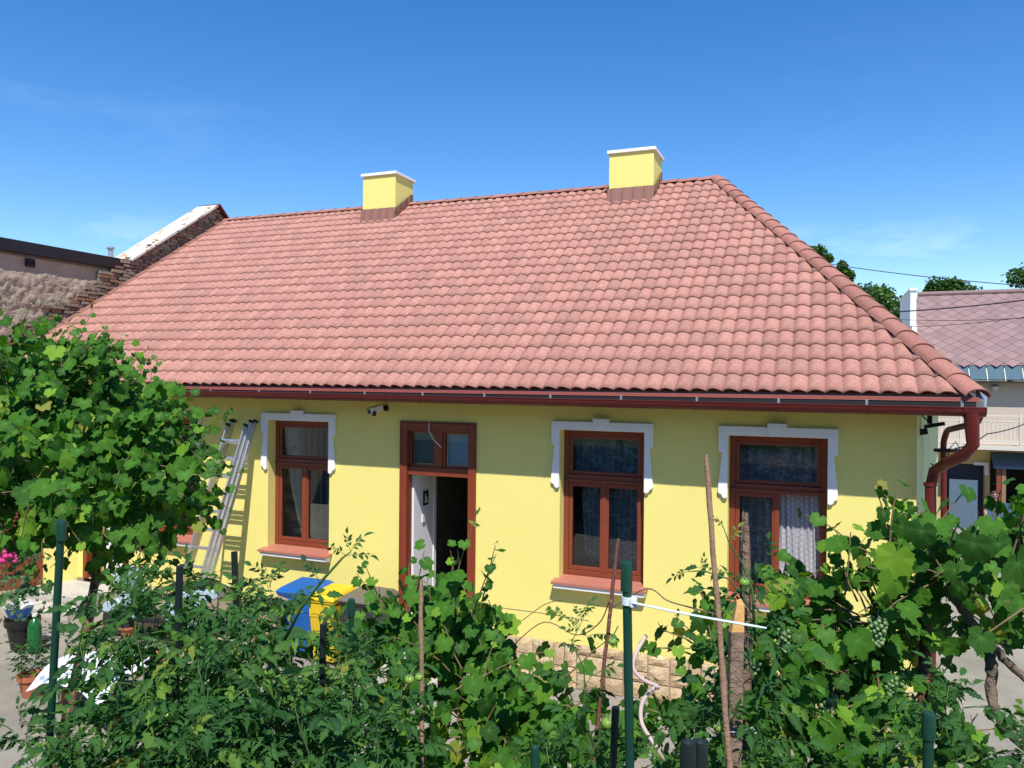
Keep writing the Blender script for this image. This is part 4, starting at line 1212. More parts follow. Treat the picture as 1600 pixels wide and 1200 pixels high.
# low round table under a printed cloth, at the left
tb0 = pix(152, 1036, Z=.62+.2); gz_ = ground_z(tb0.x, tb0.y)
tb = thing('garden_table', 'low oval red-brown table half covered by a cloth', 'table', (tb0.x, tb0.y, gz_))
b = MB(); b.lathe([(.0, 0), (.60, 0), (.64, .02), (.60, .04), (.0, .04)], (0, 0, 0), 32); b.v = [(v[0]*1.0+tb0.x+.05, v[1]*.72+tb0.y+.12, v[2]+.78) for v in b.v]; b.build('tabletop', M['tablewood'], tb)
for sx, sy in ((-1, -1), (1, -1), (1, 1), (-1, 1)):
    b = MB(); b.tube([(tb0.x+.05+sx*.38, tb0.y+.12+sy*.25, .78), (tb0.x+.05+sx*.42, tb0.y+.12+sy*.28, gz_)], .025, 8); b.build('leg', M['tablewood'], tb)
b = MB(); nx, ny = 22, 18; vs = []
for j in range(ny+1):
    for i in range(nx+1):
        x = -.56+1.15*i/nx; y = -.62+1.0*j/ny; r = sqrt((x/.60)**2+((y+.06)/.46)**2); drop = max(0, r-1)
        vs.append((tb0.x+x+.05, tb0.y+.06+y*(.9 if drop else 1), .835-drop*.42+.018*noise.noise(Vector((x*7, y*7, 0)))+.02*sin(9*atan2(y, x))*min(drop*3, 1)))
fs = [(j*(nx+1)+i, j*(nx+1)+i+1, (j+1)*(nx+1)+i+1, (j+1)*(nx+1)+i) for j in range(ny) for i in range(nx)]
b.add(vs, fs); o = b.build('tablecloth', M['cloth'], smooth=True, label='white cloth with a scattered colour print lying on the low table', cat='cloth')


def pot(px, py, Z, r, h, mat, label, plant=None, name='flower_pot'):
    p = pix(px, py, Z=Z)
    t = thing(name, label, 'pot', p)
    b = MB(); b.lathe([(r*.68, 0), (r*.95, h*.78), (r*1.08, h*.79), (r*1.10, h), (r*.98, h), (r*.92, h*.86), (0, h*.85)], p, 24); b.build('pot', mat, t, smooth='auto')
    return t, p


# ---------------------------------------------------------------- stakes, poles and posts in the garden
def pole(pts, r, mat, name, label, cat, n=12, capm=None, group=None, knots=0):
    t = thing(name, label, cat, Vector(pts[0]), group)
    P_ = [Vector(p) for p in pts]
    if knots:
        q = []; rr = []
        rk = random.Random(knots)
        for i in range(len(P_)-1):
            for k in range(14):
                u = k/14; q.append(P_[i].lerp(P_[i+1], u)+Vector((rk.uniform(-1, 1), rk.uniform(-1, 1), 0))*r*.22); rr.append(r*(1+(.28 if rk.random() < .18 else rk.uniform(-.06, .06))))
        q.append(P_[-1]); rr.append(r*.8); P_, r = q, rr
    b = MB(); b.tube(P_, r, n); b.build('shaft', mat, t, smooth='auto')
    if capm:
        p = P_[-1]; r_ = r if not hasattr(r, '__len__') else r[-1]
        b = MB(); b.lathe([(r_*1.28, -.055), (r_*1.30, -.005), (r_*1.1, .004), (r_*.55, .007), (0, .004)], p, n); b.build('cap', capm, t, smooth='auto')
    return t


def stake(px0, py0, px1, py1, d, wpx, mat, name, label, cat='stake', down=True, **k):
    "upright stake: top at one pixel, seen again lower down; continues straight to the soil"
    a = pix(px0, py0, d=d); dirn = pix(px1, py1, Z=None, d=d*1.0)
    v = pix(px1, py1, Y=a.y)-a
    e = a+v*((a.z-2.2)/-v.z) if v.z < 0 else a
    return pole([e, a], wpx*d/FPX/2, mat, name, label, cat, **k), a


GS = 'plastic-coated plant stakes'
stake(96, 816, 76, 1190, 2.35, 11.5, M['greenpost'], 'plant_stake', 'dark green plant stake at far left, taller than the tomato plants round it', capm=M['greenpost'], group=GS)
stake(281, 885, 271, 1190, 2.5, 11, M['darkpost'], 'plant_stake', 'very dark stake deep in the leftmost tomato plants', group=GS)
stake(366, 862, 371, 1010, 3.1, 10, M['darkpost'], 'plant_stake', 'dark stake below the ladder', group=GS)
stake(549, 938, 549, 1100, 2.7, 9, M['greenpost'], 'plant_stake', 'green stake standing before the anthracite bin', capm=M['greenpost'], group=GS)
stake(505, 975, 503, 1120, 2.3, 10, M['darkpost'], 'plant_stake', 'dark stake between the yellow bin and the tomato leaves', group=GS)
tt, a = stake(979, 882, 984, 1190, 1.62, 14.5, M['greenpost'], 'plant_stake', 'tall bright green stake carrying the long white cable tie', capm=M['greenpost'], group=GS)
stake(836, 1170, 835, 1195, 1.7, 11, M['greenpost'], 'plant_stake', 'short green stake at the bottom edge, left of the tall one', capm=M['greenpost'], group=GS)
stake(1451, 1116, 1450, 1195, 1.75, 16, M['greenpost'], 'plant_stake', 'green stake in front of the rusty pipe', capm=M['greenpost'], group=GS)
stake(962, 1105, 958, 1190, 1.8, 12, M['darkpost'], 'plant_stake', 'dark stake with a loose white tie beside the tall green stake', group=GS)
stake(1075, 1163, 1076, 1195, 1.15, 19, M['darkpost'], 'plant_stake', 'left one of the two black stake heads at the bottom edge', capm=M['darkpost'], group=GS)
stake(1094, 1162, 1095, 1195, 1.17, 19, M['darkpost'], 'plant_stake', 'right one of the two black stake heads at the bottom edge', capm=M['darkpost'], group=GS)
# cable tie round the tall green stake with its long free tail
q0 = pix(981, 938, Y=a.y); q1 = pix(1188, 977, Y=a.y-.18)
zt_ = thing('cable_tie', 'long translucent white cable tie sticking out from the tall green stake', 'cable tie', q0)
b = MB(); b.lathe([(.0115, -.008), (.0135, -.008), (.0135, .008), (.0115, .008)], q0, 20); b.build('loop', M['ziptie'], zt_)
b = MB(); b.box(q0.x+.008, q0.x+.022, q0.y-.018, q0.y-.006, q0.z-.010, q0.z+.010); b.build('head', M['ziptie'], zt_, bevel=.002)
d_ = (q1-q0); pts = [q0+d_*t+Vector((0, 0, -.002*sin(t*pi))) for t in [i/10 for i in range(11)]]
b = MB(); b.tube([p+Vector((.01, -.012, 0)) for p in pts], [.0048]*10+[.0030], 4, squash=.5); b.build('tail', M['ziptie'], zt_)
# sticks and old posts
def leanpole(pa, pb, d0, d1, wpx, mat, name, label, cat, ext=0.0, **k):
    a, c = pix(*pa, d=d0), pix(*pb, d=d1); return pole([c+(c-a)*ext, a], wpx*d0/FPX/2, mat, name, label, cat, **k)
leanpole((1103, 711), (1131, 1080), 1.9, 1.75, 8.5, M['stick'], 'bamboo_cane', 'tall thin brown cane in front of the right window', 'cane', .5, knots=3)
leanpole((658, 906), (659, 1170), 2.6, 2.45, 7, M['stick'], 'bamboo_cane', 'thin reddish cane standing before the open door', 'cane', .5, knots=5)
leanpole((966, 842), (944, 1040), 2.5, 2.4, 6, M['rust'], 'rusty_rod', 'thin rusty rod left of the tall green stake, wrapped with wire', 'rod', .8, knots=6)
leanpole((151, 905), (106, 1130), 4.8, 4.4, 10, M['rust'], 'rusty_pole', 'leaning rusty pole under the left vine', 'pole', 1.5)
leanpole((692, 945), (690, 1060), 3.4, 3.4, 13, M['rust'], 'rusty_pole', 'rusty pole hidden in vine leaves before the open door', 'pole', 2.2)
leanpole((1449, 885), (1441, 1190), 2.55, 2.4, 17.5, M['rust'], 'rusty_pole', 'thick rusty pipe carrying the right vine', 'pole', .8)
t = thing('wooden_post', 'old grey split post with a pointed top in front of the right window', 'post', pix(1166, 1000, d=2.3))
a, c = pix(1166, 800, d=2.35), pix(1166, 1010, d=2.3); c = c+(c-a)*1.6
b = MB(); rp_ = random.Random(8); pts = [c.lerp(a, i/12) for i in range(13)]
b.tube(pts, [.0135+rp_.uniform(-.0012, .0012) for _ in range(11)]+[.011, .005], 7, squash=.75)
b.tube([a+Vector((-.008, 0, -.30)), a+Vector((-.010, 0, -.06)), a+Vector((-.009, 0, .004))], [.010, .007, .002], 5); b.build('shaft', M['oldwood'], t)
t = thing('wooden_stake', 'square weathered stake with a freshly cut orange top under the cable tie', 'stake', pix(1150, 1190, d=1.9))
a, c = pix(1151, 938, d=1.95), pix(1146, 1200, d=1.88); c = c+(c-a)*.8; w_ = .0165
ax = (a-c).normalized(); T = frame_matrix(c, RT, ax.cross(RT)*-1, ax); H_ = (a-c).length
b = MB(); b.box(-w_, w_, -.016, .016, 0, H_-.075, T=T); b.build('shaft', M['oldwood'], t, bevel=.003)
b = MB(); b.add([T @ Vector(v) for v in ((-w_+.001, -.0155, H_-.0755), (w_-.001, -.0155, H_-.0755), (w_-.001, .0155, H_-.0755), (-w_+.001, .0155, H_-.0755), (.002, -.008, H_), (w_-.003, -.008, H_+.004), (w_-.001, .0155, H_-.01), (-.004, .0155, H_-.01))],
             [(0, 1, 5, 4), (1, 2, 6, 5), (2, 3, 7, 6), (3, 0, 4, 7), (4, 5, 6, 7)]); b.build('cut_top', M['cutwood'], t)
b = MB()
for zz in (.18, .24, .30, .40): b.tube([T @ Vector(v) for v in ((-.02, -.02, zz), (.02, -.021, zz-.006), (.05, -.015, zz+.004), (.05, .02, zz), (-.02, .02, zz+.003), (-.02, -.02, zz+.008))], .0012, 5)
b.build('wire_tie', M['ziptie'], t)
# pink hose
t = [pix(x, y, d=dd_) for x, y, dd_ in ((1010, 993, 2.5), (993, 1022, 2.45), (990, 1045, 2.4), (1005, 1062, 2.35), (1028, 1073, 2.32), (1018, 1078, 2.3), (1003, 1100, 2.28), (1003, 1130, 2.25), (1020, 1160, 2.2), (1036, 1188, 2.2), (1040, 1215, 2.2))]
b = MB(); sp_ = []
for i in range(len(t)-1):
    p0_, p1_, p2_, p3_ = t[max(i-1, 0)], t[i], t[i+1], t[min(i+2, len(t)-1)]
    for k in range(5):
        u = k/5; sp_.append(.5*((2*p1_)+(p2_-p0_)*u+(2*p0_-5*p1_+4*p2_-p3_)*u*u+(3*p1_-p0_-3*p2_+p3_)*u**3))
b.tube(sp_, .0062, 8); b.build('hose', M['hose'], smooth='auto', label='thin pinkish hose curling down beside the tall green stake', cat='hose')
# slack wires strung along the beds
for pts, lab in (([(758, 975, 4.2), (800, 978, 4.1), (850, 945, 4.0), (880, 937, 3.9)], 'dry tendril-like wire bending up toward the middle sill'),
                 ([(770, 948, 3.8), (860, 960, 3.7), (920, 970, 3.6)], 'thin straight wire across the wall above the stones'),
                 ([(800, 1010, 3.2), (850, 972, 3.1), (900, 992, 3.0), (935, 975, 2.8), (952, 940, 2.6)], 'wavy wire dipping between the vine and the rusty rod'),
                 ([(955, 950, 2.5), (1010, 920, 2.4), (1042, 938, 2.3), (1075, 948, 2.2), (1120, 960, 2.1)], 'thin wire from the rusty rod to the tall cane')):
    q = [pix(x, y, d=dd_) for x, y, dd_ in pts]; sp_ = []
    for i in range(len(q)-1):
        p0_, p1_, p2_, p3_ = q[max(i-1, 0)], q[i], q[i+1], q[min(i+2, len(q)-1)]
        for k in range(6):
            u = k/6; sp_.append(.5*((2*p1_)+(p2_-p0_)*u+(2*p0_-5*p1_+4*p2_-p3_)*u*u+(3*p1_-p0_-3*p2_+p3_)*u**3))
    sp_.append(q[-1]); b = MB(); b.tube(sp_, .0022, 5); b.build('garden_wire', M['stick'], label=lab, cat='wire')

# ---------------------------------------------------------------- leaves
def lerp_tab(tab, a):
    for (a0, r0), (a1, r1) in zip(tab, tab[1:]):
        if a <= a1:
            t = (a-a0)/(a1-a0); t = t*t*(3-2*t)*.5+t*.5
            return r0+(r1-r0)*t
    return tab[-1][1]


def grape_leaf_geo(seed, n=40, mid=True, deep=1.0, petiole=True):
    """unit leaf: petiole joint at the origin, tip toward +Y, normal +Z; returns verts, faces, vein weights"""
    rd = random.Random(seed)
    k = .05*deep
    tab = [(0, 1.0), (14, .86), (27, .74-k), (40, .82), (52, .90), (64, .80), (78, .68-k*.6), (92, .72), (104, .75), (120, .68), (140, .62), (158, .56), (172, .26), (180, .10)]
    cup = rd.uniform(-.22, .10); fold = rd.uniform(.05, .30); droop = rd.uniform(.05, .38); tw = rd.uniform(-.15, .15)
    wav = rd.uniform(.02, .06); ph = rd.uniform(0, 6)
    out = []; vein = [1.0]
    veins = [0, 52, -52, 104, -104]
    def zz(x, y):
        r = sqrt(x*x+y*y); a = math.degrees(atan2(x, y))
        dv_ = min(abs(a-v) for v in veins)/26
        return cup*r*r + fold*abs(x)*.5 - droop*max(0, y)**2*.6 + tw*x*y + min(1, dv_)*.07*r*(1.1-r) + wav*sin(a*.09+ph)*r*r
    vs = [(0, 0, 0)]
    asym = rd.uniform(-.07, .07)
    rings = [1.0] if not mid else [.5, 1.0]
    for q in rings:
        for i in range(n):
            a = -180+360*(i+.5)/n
            r = lerp_tab(tab, abs(a))*(1+asym*(1 if a > 0 else -1))
            if q == 1.0: r *= (1+(.055 if i % 2 else -.05)) + rd.uniform(-.02, .02)
            x, y = r*q*sin(radians(a))*.98, r*q*cos(radians(a))
            vs.append((x, y, zz(x, y)))
            dv_ = min(abs(a-v) for v in veins)
            vein.append(max(0, 1-dv_/(360/n*.9)) if q < 1 else max(0, .7-dv_/(360/n*.9)))
    fs = [(0, 1+i, 1+(i+1) % n) for i in range(n-1)]
    if mid: fs += [(1+i, 1+n+i, 1+n+(i+1), 1+(i+1)) for i in range(n-1)]
    fs = [tuple(reversed(f)) for f in fs]
    if petiole:
        b0 = len(vs); L_ = .75
        for t in (0, 1):
            for kx, kz in ((-.017, 0), (.017, 0), (0, -.03)): vs.append((kx, -L_*t+.0, kz-.18*t)); vein.append(.95)
        fs += [(b0, b0+3, b0+4, b0+1), (b0+1, b0+4, b0+5, b0+2), (b0+2, b0+5, b0+3, b0)]
    return vs, fs, vein


def tomato_leaf_geo(seed, lite=False):
    """compound leaf: rachis along +Y length 1, drooping, with paired lobed leaflets"""
    rd = random.Random(seed); vs, fs, vein = [], [], []
    curve = rd.uniform(.25, .6)
    def rach(t): return Vector((.04*sin(t*3+seed), t-.12*t*t*curve, .12*sin(t*1.6)-curve*t*t))
    pts = [rach(i/5) for i in range(6)]
    for i, p in enumerate(pts):
        w = .016*(1-i/7)
        for kx, kz in ((-w, 0), (w, 0), (0, -w*1.4)): vs.append((p.x+kx, p.y, p.z+kz)); vein.append(.9)
    for i in range(5):
        for k in range(3): fs.append((i*3+k, (i+1)*3+k, (i+1)*3+(k+1) % 3, i*3+(k+1) % 3))
    def leaflet(o, yaw, ln, pitch, roll):
        R_ = Matrix.Rotation(yaw, 3, 'Z') @ Matrix.Rotation(-pitch, 3, 'X') @ Matrix.Rotation(roll, 3, 'Y')
        b0 = len(vs)
        outline = [(0, 0), (.10, .10), (.21, .24), (.14, .30), (.25, .44), (.16, .52), (.18, .66), (.08, .76), (.0, 1.0)]
        if lite: outline = [(0, 0), (.24, .24), (.28, .45), (.17, .70), (0, 1.0)]
        m = len(outline)
        cur = rd.uniform(.1, .95); fo = rd.uniform(.15, .75)
        for x, y in outline:      # midrib
            p = R_ @ Vector((0, y*ln, (-cur*y*y*.5)*ln)); vs.append(tuple(o+p)); vein.append(.75)
        for s in (-1, 1):
            for x, y in outline[1:-1]:
                x *= rd.uniform(.88, 1.12)
                p = R_ @ Vector((s*x*ln, y*ln, (-cur*y*y*.5+fo*x+rd.uniform(-.02, .02))*ln)); vs.append(tuple(o+p)); vein.append(0)
        q = m-2
        for s, base in ((-1, b0+m), (1, b0+m+q)):
            for i in range(q-1):
                f = (b0+1+i, b0+2+i, base+i+1, base+i); fs.append(f if s < 0 else tuple(reversed(f)))
            f = (b0, b0+1, base); fs.append(f if s < 0 else tuple(reversed(f)))
            f = (b0+m-2, b0+m-1, base+q-1); fs.append(f if s < 0 else tuple(reversed(f)))
    prs = [(.34, .30), (.56, .38), (.78, .36)]
    for t, ln in prs:
        for s in (-1, 1):
            tt_ = t+rd.uniform(-.04, .04); leaflet(rach(tt_)+Vector((s*.02, 0, 0)), -s*rd.uniform(.85, 1.3), ln*rd.uniform(.85, 1.15), rd.uniform(-.1, .9), rd.uniform(-.7, .7))
    leaflet(rach(1.0), rd.uniform(-.2, .2), .48, curve*.9+rd.uniform(0, .4), rd.uniform(-.3, .3))
    if not lite:
        for t in (.45, .68):
            for s in (-1, 1): leaflet(rach(t), -s*1.3, .12, .3, 0)
    return vs, fs, vein


def leaf_mesh(name, geo, mat):
    vs, fs, vein = geo
    me = bpy.data.meshes.new(name); me.from_pydata(vs, [], fs); me.materials.append(mat)
    a = me.attributes.new('vein', 'FLOAT', 'POINT'); a.data.foreach_set('value', vein)
    me.polygons.foreach_set('use_smooth', [True]*len(fs)); me.update()
    return me


GL = [grape_leaf_geo(100+i, 42, True, 1.0+.5*(i % 3-1)) for i in range(9)]
GLL = [grape_leaf_geo(150+i, 22, False, 1.0, False) for i in range(7)]
TL_ = [tomato_leaf_geo(200+i) for i in range(8)]
TLL = [tomato_leaf_geo(250+i, True) for i in range(6)]
GME = [leaf_mesh('vine_leaf', g_, M['grape_leaf']) for g_ in GL]
GMB = [leaf_mesh('broad_leaf', g_, M['grape_leaf_blue']) for g_ in GL]
TME = [leaf_mesh('tomato_leaf', g_, M['tomato_leaf']) for g_ in TL_]


def leaf_matrix(p, tip, normal, size):
    y = tip.normalized(); z = (normal-y*normal.dot(y))
    if z.length < 1e-4: z = Vector((0, 0, 1))
    z.normalize(); x = y.cross(z)
    return Matrix(((x.x*size, y.x*size, z.x*size, p.x), (x.y*size, y.y*size, z.y*size, p.y), (x.z*size, y.z*size, z.z*size, p.z), (0, 0, 0, 1)))


class Plant:
    def __init__(s, name, label, cat, base, group=None, leafname='leaf', meshes=GME, geos=GL, lite=GLL, mat='grape_leaf', seed=1):
        s.t = thing(name, label, cat, base, group); s.leaves = []; s.rd = random.Random(seed); s.stems = MB(); s.leafname = leafname
        s.meshes, s.geos, s.lite, s.mat = meshes, geos, lite, mat; s.woody = MB()

    def leaf(s, p, tip, nrm, size): s.leaves.append((p, tip, nrm, size))

    def shoot(s, p, d, length, size, droop=.5, spacing=.065, r=.0028, wander=.35, tipleaf=.35, up=.75, light=Vector((.25, -.75, .8))):
        rd = s.rd; pts = [p.copy()]; n = max(3, int(length/spacing)); d = d.normalized()
        for i in range(n):
            d = (d+Vector((rd.gauss(0, wander), rd.gauss(0, wander), rd.gauss(0, wander)))*.35+Vector((0, 0, -droop*.12))).normalized()
            p = p+d*spacing; pts.append(p.copy())
            side = Vector((-d.y, d.x, 0)); side = side.normalized() if side.length > .05 else Vector((1, 0, 0))
            sg = 1 if i % 2 else -1
            f = i/n; sz = size*rd.uniform(.72, 1.12)*(1-f*(1-tipleaf))
            out = (side*sg*rd.uniform(.5, 1)+d*.4+Vector((rd.gauss(0, .3), rd.gauss(0, .3), .15))).normalized()
            q = p+out*sz*.75
            nrm = (light+Vector((rd.gauss(0, .42), rd.gauss(0, .42), rd.gauss(0, .35)))).normalized()
            tip = (out*.8+Vector((rd.gauss(0, .35), rd.gauss(0, .3), -up-rd.random()*.5)))
            s.leaf(q, tip, nrm, sz)
        (s.stems).tube(pts, [r*(1.25-.8*i/len(pts)) for i in range(len(pts))], 5, cap=False)
        return pts

    def finish(s, limit=300, wood=None):
        key = lambda l: -l[3]/max(.2, (l[0]-CAM).length)
        def inview(l):
            q = l[0]-CAM; z = q.dot(FW)
            if z < .2: return False
            return abs(q.dot(RT)/z*FPX) < 830 and abs(q.dot(UP)/z*FPX) < 630
        vis = [l for l in s.leaves if inview(l)]; vis.sort(key=key)
        first = vis[:limit]; ids = set(map(id, first)); rest = [l for l in s.leaves if id(l) not in ids]
        pin_ = wm(s.t).inverted(); rd = s.rd
        for l in first: inst(s.leafname, s.meshes[rd.randrange(len(s.meshes))], leaf_matrix(*l), s.t, pin_)
        if rest:
            V, F_, VE, RN = [], [], [], []
            for l in rest:
                far = l[3]/max(.2, (l[0]-CAM).length)*FPX < 16
                g_ = (s.lite if far else s.geos)[rd.randrange(len(s.lite))]; m = leaf_matrix(*l); b0 = len(V); rn = rd.random()
                V += [tuple(m @ Vector(v)) for v in g_[0]]; F_ += [tuple(b0+i for i in f) for f in g_[1]]; VE += g_[2]; RN += [rn]*len(g_[0])
            me = bpy.data.meshes.new('foliage'); me.from_pydata(V, [], F_); me.materials.append(M[s.mat])
            a = me.attributes.new('vein', 'FLOAT', 'POINT'); a.data.foreach_set('value', VE)
            a = me.attributes.new('rnd', 'FLOAT', 'POINT'); a.data.foreach_set('value', RN)
            me.polygons.foreach_set('use_smooth', [True]*len(F_)); me.update()
            o = bpy.data.objects.new('foliage', me); link(o, s.t, kind='stuff')
        if s.stems.v: s.stems.build('shoots', M['stem'] if s.mat == 'tomato_leaf' else M['reedstem'], s.t, smooth=True, kind='stuff')
        if s.woody.v: s.woody.build('trunk', wood or M['bark'], s.t, smooth=True)
        return len(s.leaves)

    def blob(s, c, rad, n, length, size, **k):
        "n shoots starting inside an ellipsoid centred at c"
        rd = s.rd
        for _ in range(n):
            while True:
                u = Vector((rd.uniform(-1, 1), rd.uniform(-1, 1), rd.uniform(-1, 1)))
                if u.length <= 1: break
            p = c+RT*u.x*rad[0]+Vector((-RT.y, RT.x, 0))*u.y*rad[1]+Vector((0, 0, u.z*rad[2]))
            d = Vector((RT.x*u.x+rd.gauss(0, .6), RT.y*u.x+rd.gauss(0, .6), u.z*.6+rd.uniform(-.2, .9)))
            s.shoot(p, d, length*rd.uniform(.6, 1.3), size, **k)


def P_(x, y, d): return pix(x, y, d=d)


def wig(pts, r, b, n=7, seed=1, amp=.25):
    "woody limb through points with a knotty surface"
    rd = random.Random(seed); out = []; rr = []
    for i in range(len(pts)-1):
        p0, p1, p2, p3 = pts[max(i-1, 0)], pts[i], pts[i+1], pts[min(i+2, len(pts)-1)]
        for k in range(8):
            u = k/8; out.append(.5*((2*p1)+(p2-p0)*u+(2*p0-5*p1+4*p2-p3)*u*u+(3*p1-p0-3*p2+p3)*u**3)+Vector((rd.uniform(-1, 1), rd.uniform(-1, 1), rd.uniform(-1, 1)))*r[i]*.2)
            rr.append((r[i]+(r[i+1]-r[i])*u)*(1+rd.uniform(-amp, amp)*.6))
    out.append(pts[-1]); rr.append(r[-1]); b.tube(out, rr, n)


# ---------------- left pergola vine
vl = Plant('grape_vine', 'big bushy grape vine filling the left side in front of the eaves', 'vine', Vector((-5.4, -6.2, .1)), 'grape vines', 'leaf', seed=3)
for x, y, d, rx, ry, rz, n in ((60, 620, 5.2, .50, .6, .34, 60), (30, 700, 4.8, .5, .5, .45, 60), (140, 690, 5.2, .6, .6, .42, 80), (205, 715, 5.3, .30, .5, .32, 40),
                               (120, 740, 4.8, .48, .5, .32, 50), (30, 765, 4.2, .34, .4, .18, 26), (170, 810, 4.7, .24, .4, .12, 13), (250, 790, 4.9, .16, .3, .12, 9), (195, 790, 4.9, .28, .4, .20, 26), (-60, 640, 5, .5, .6, .6, 50)):
    vl.blob(P_(x, y, d), (rx, ry, rz), int(n*1.25), .42, .092, droop=.5, spacing=.062)
for x, y, d, n in ((45, 565, 5.0, 10), (130, 590, 5.2, 9), (225, 660, 5.3, 9)): vl.blob(P_(x, y, d), (.3, .3, .1), n, .35, .06, droop=-.2)
for (x0, y0), (x1, y1), d, ln, sz in (((110, 560), (150, 528), 4.7, .28, .06), ((190, 590), (225, 545), 4.7, .3, .058), ((205, 600), (250, 560), 4.75, .22, .05), ((290, 640), (372, 650), 4.5, .32, .062), ((275, 690), (345, 720), 4.5, .34, .06),
                                  ((275, 740), (385, 735), 4.4, .42, .055), ((280, 770), (340, 810), 4.5, .25, .05), ((45, 790), (30, 850), 3.3, .18, .085), ((90, 790), (125, 850), 3.4, .2, .075), ((160, 820), (150, 905), 4.6, .35, .075), ((180, 840), (178, 890), 4.6, .25, .07),
                                  ((20, 530), (45, 480), 4.9, .3, .03)):
    a_, c_ = P_(x0, y0, d), P_(x1, y1, d); vl.shoot(a_, c_-a_, ln, sz, droop=.1, wander=.22, tipleaf=.3)
wig([Vector((-5.4, -6.1, 0)), P_(130, 1000, 4.9), P_(150, 880, 4.8), P_(140, 760, 5), P_(160, 640, 5.1)], [.035, .03, .026, .02, .01], vl.woody, seed=4)
wig([P_(145, 800, 4.95), P_(60, 720, 4.9), P_(20, 620, 5)], [.02, .015, .008], vl.woody, seed=5)
wig([P_(150, 760, 5.0), P_(220, 720, 5.1), P_(250, 660, 5.2)], [.02, .014, .006], vl.woody, seed=6)
vl.finish()

# ---------------- middle vine before the door and the plinth
vm = Plant('grape_vine', 'low grape vine sprawling in front of the open door and the stone plinth', 'vine', Vector((-1.6, -7.3, 2.2)), 'grape vines', seed=13)
for x, y, d, rx, ry, rz, n in ((690, 1010, 3.3, .22, .25, .14, 20), (755, 1045, 3.2, .17, .25, .12, 15), (785, 1130, 3.0, .16, .25, .08, 13), (690, 1100, 3.0, .24, .25, .2, 24), (750, 1175, 2.8, .25, .25, .08, 18),
                               (620, 1040, 3.2, .2, .2, .14, 16), (850, 1185, 2.8, .16, .2, .06, 9), (925, 1160, 2.6, .13, .2, .07, 9), (640, 965, 3.4, .12, .2, .07, 6), (900, 1100, 2.8, .05, .1, .04, 2)):
    vm.blob(P_(x, y, d), (rx, ry, rz), int(n*1.5), .24, .066, droop=.4, spacing=.052)
for (x0, y0), (x1, y1), d, ln, sz in (((700, 980), (722, 800), 3.0, .50, .062), ((740, 960), (760, 895), 3.0, .30, .055), ((750, 950), (795, 850), 3.1, .30, .036), ((640, 960), (665, 890), 3.1, .28, .066), ((600, 960), (585, 905), 3.1, .16, .04), ((715, 960), (712, 880), 3.0, .26, .05),
                                  ((880, 1060), (905, 1040), 2.6, .12, .06)):
    a_, c_ = P_(x0, y0, d), P_(x1, y1, d); vm.shoot(a_, c_-a_, ln, sz, droop=.0, wander=.18, tipleaf=.32, up=.5)
wig([Vector((-1.7, -7.3, 2.2)), P_(690, 1150, 3.1), P_(700, 1060, 3.2), P_(730, 1000, 3.2)], [.02, .016, .012, .006], vm.woody, seed=7)
vm.finish()

# ---------------- right vine with its gnarled trunk
vr = Plant('grape_vine', 'large-leaved grape vine with a gnarled trunk on the rusty pipe at the right', 'vine', Vector((1.5, -8.0, 2.2)), 'grape vines', seed=23)
for x, y, d, rx, ry, rz, n in ((1225, 975, 2.55, .13, .2, .10, 10), (1300, 1010, 2.6, .18, .25, .11, 18), (1370, 965, 2.5, .13, .2, .12, 15), (1425, 890, 2.45, .11, .2, .06, 11), (1500, 890, 2.45, .15, .2, .07, 14), (1570, 880, 2.5, .14, .2, .12, 14),
                               (1230, 1060, 2.5, .2, .25, .12, 22), (1330, 1080, 2.6, .2, .25, .12, 18), (1390, 1040, 2.6, .12, .2, .12, 12), (1200, 1150, 2.4, .22, .25, .1, 20), (1320, 1165, 2.3, .24, .25, .08, 20), (1410, 1150, 2.4, .12, .2, .1, 10), (1480, 990, 2.8, .12, .15, .12, 8),
                               (1105, 1030, 2.6, .06, .1, .06, 4), (1050, 1130, 2.6, .12, .2, .05, 6), (1100, 1165, 2.4, .18, .2, .06, 10), (1500, 930, 2.8, .12, .15, .1, 9), (1640, 930, 2.4, .14, .2, .16, 10)):
    vr.blob(P_(x, y, d), (rx, ry, rz), int(n*1.35), .22, .058, droop=.4, spacing=.056)
for (x0, y0), (x1, y1), d, ln, sz in (((1320, 930), (1330, 850), 2.4, .18, .06), ((1390, 860), (1400, 800), 2.35, .16, .058), ((1440, 850), (1490, 790), 2.35, .16, .06), ((1520, 860), (1545, 810), 2.3, .16, .06), ((1580, 870), (1600, 820), 2.3, .16, .055), ((1130, 1010), (1115, 960), 2.4, .12, .05),
                                  ((1340, 940), (1310, 890), 2.45, .14, .05), ((1600, 950), (1540, 990), 2.2, .22, .06)):
    a_, c_ = P_(x0, y0, d), P_(x1, y1, d); vr.shoot(a_, c_-a_, ln, sz, droop=.0, wander=.2, tipleaf=.45, up=.6)
for x, y, s_ in ((1400, 870, .088), (1520, 850, .080), (1590, 880, .092), (1340, 1000, .075), (1290, 1140, .085), (1330, 1190, .08), (1270, 1070, .07), (1180, 1100, .07), (1440, 830, .07), (1370, 1110, .065), (1560, 850, .07), (1395, 905, .074)):
    s_ *= .80; vr.leaf(P_(x, y, 2.15), Vector((vr.rd.uniform(-.4, .4), -.1, -1)), Vector((vr.rd.uniform(-.2, .5), -.8, .7)), s_)
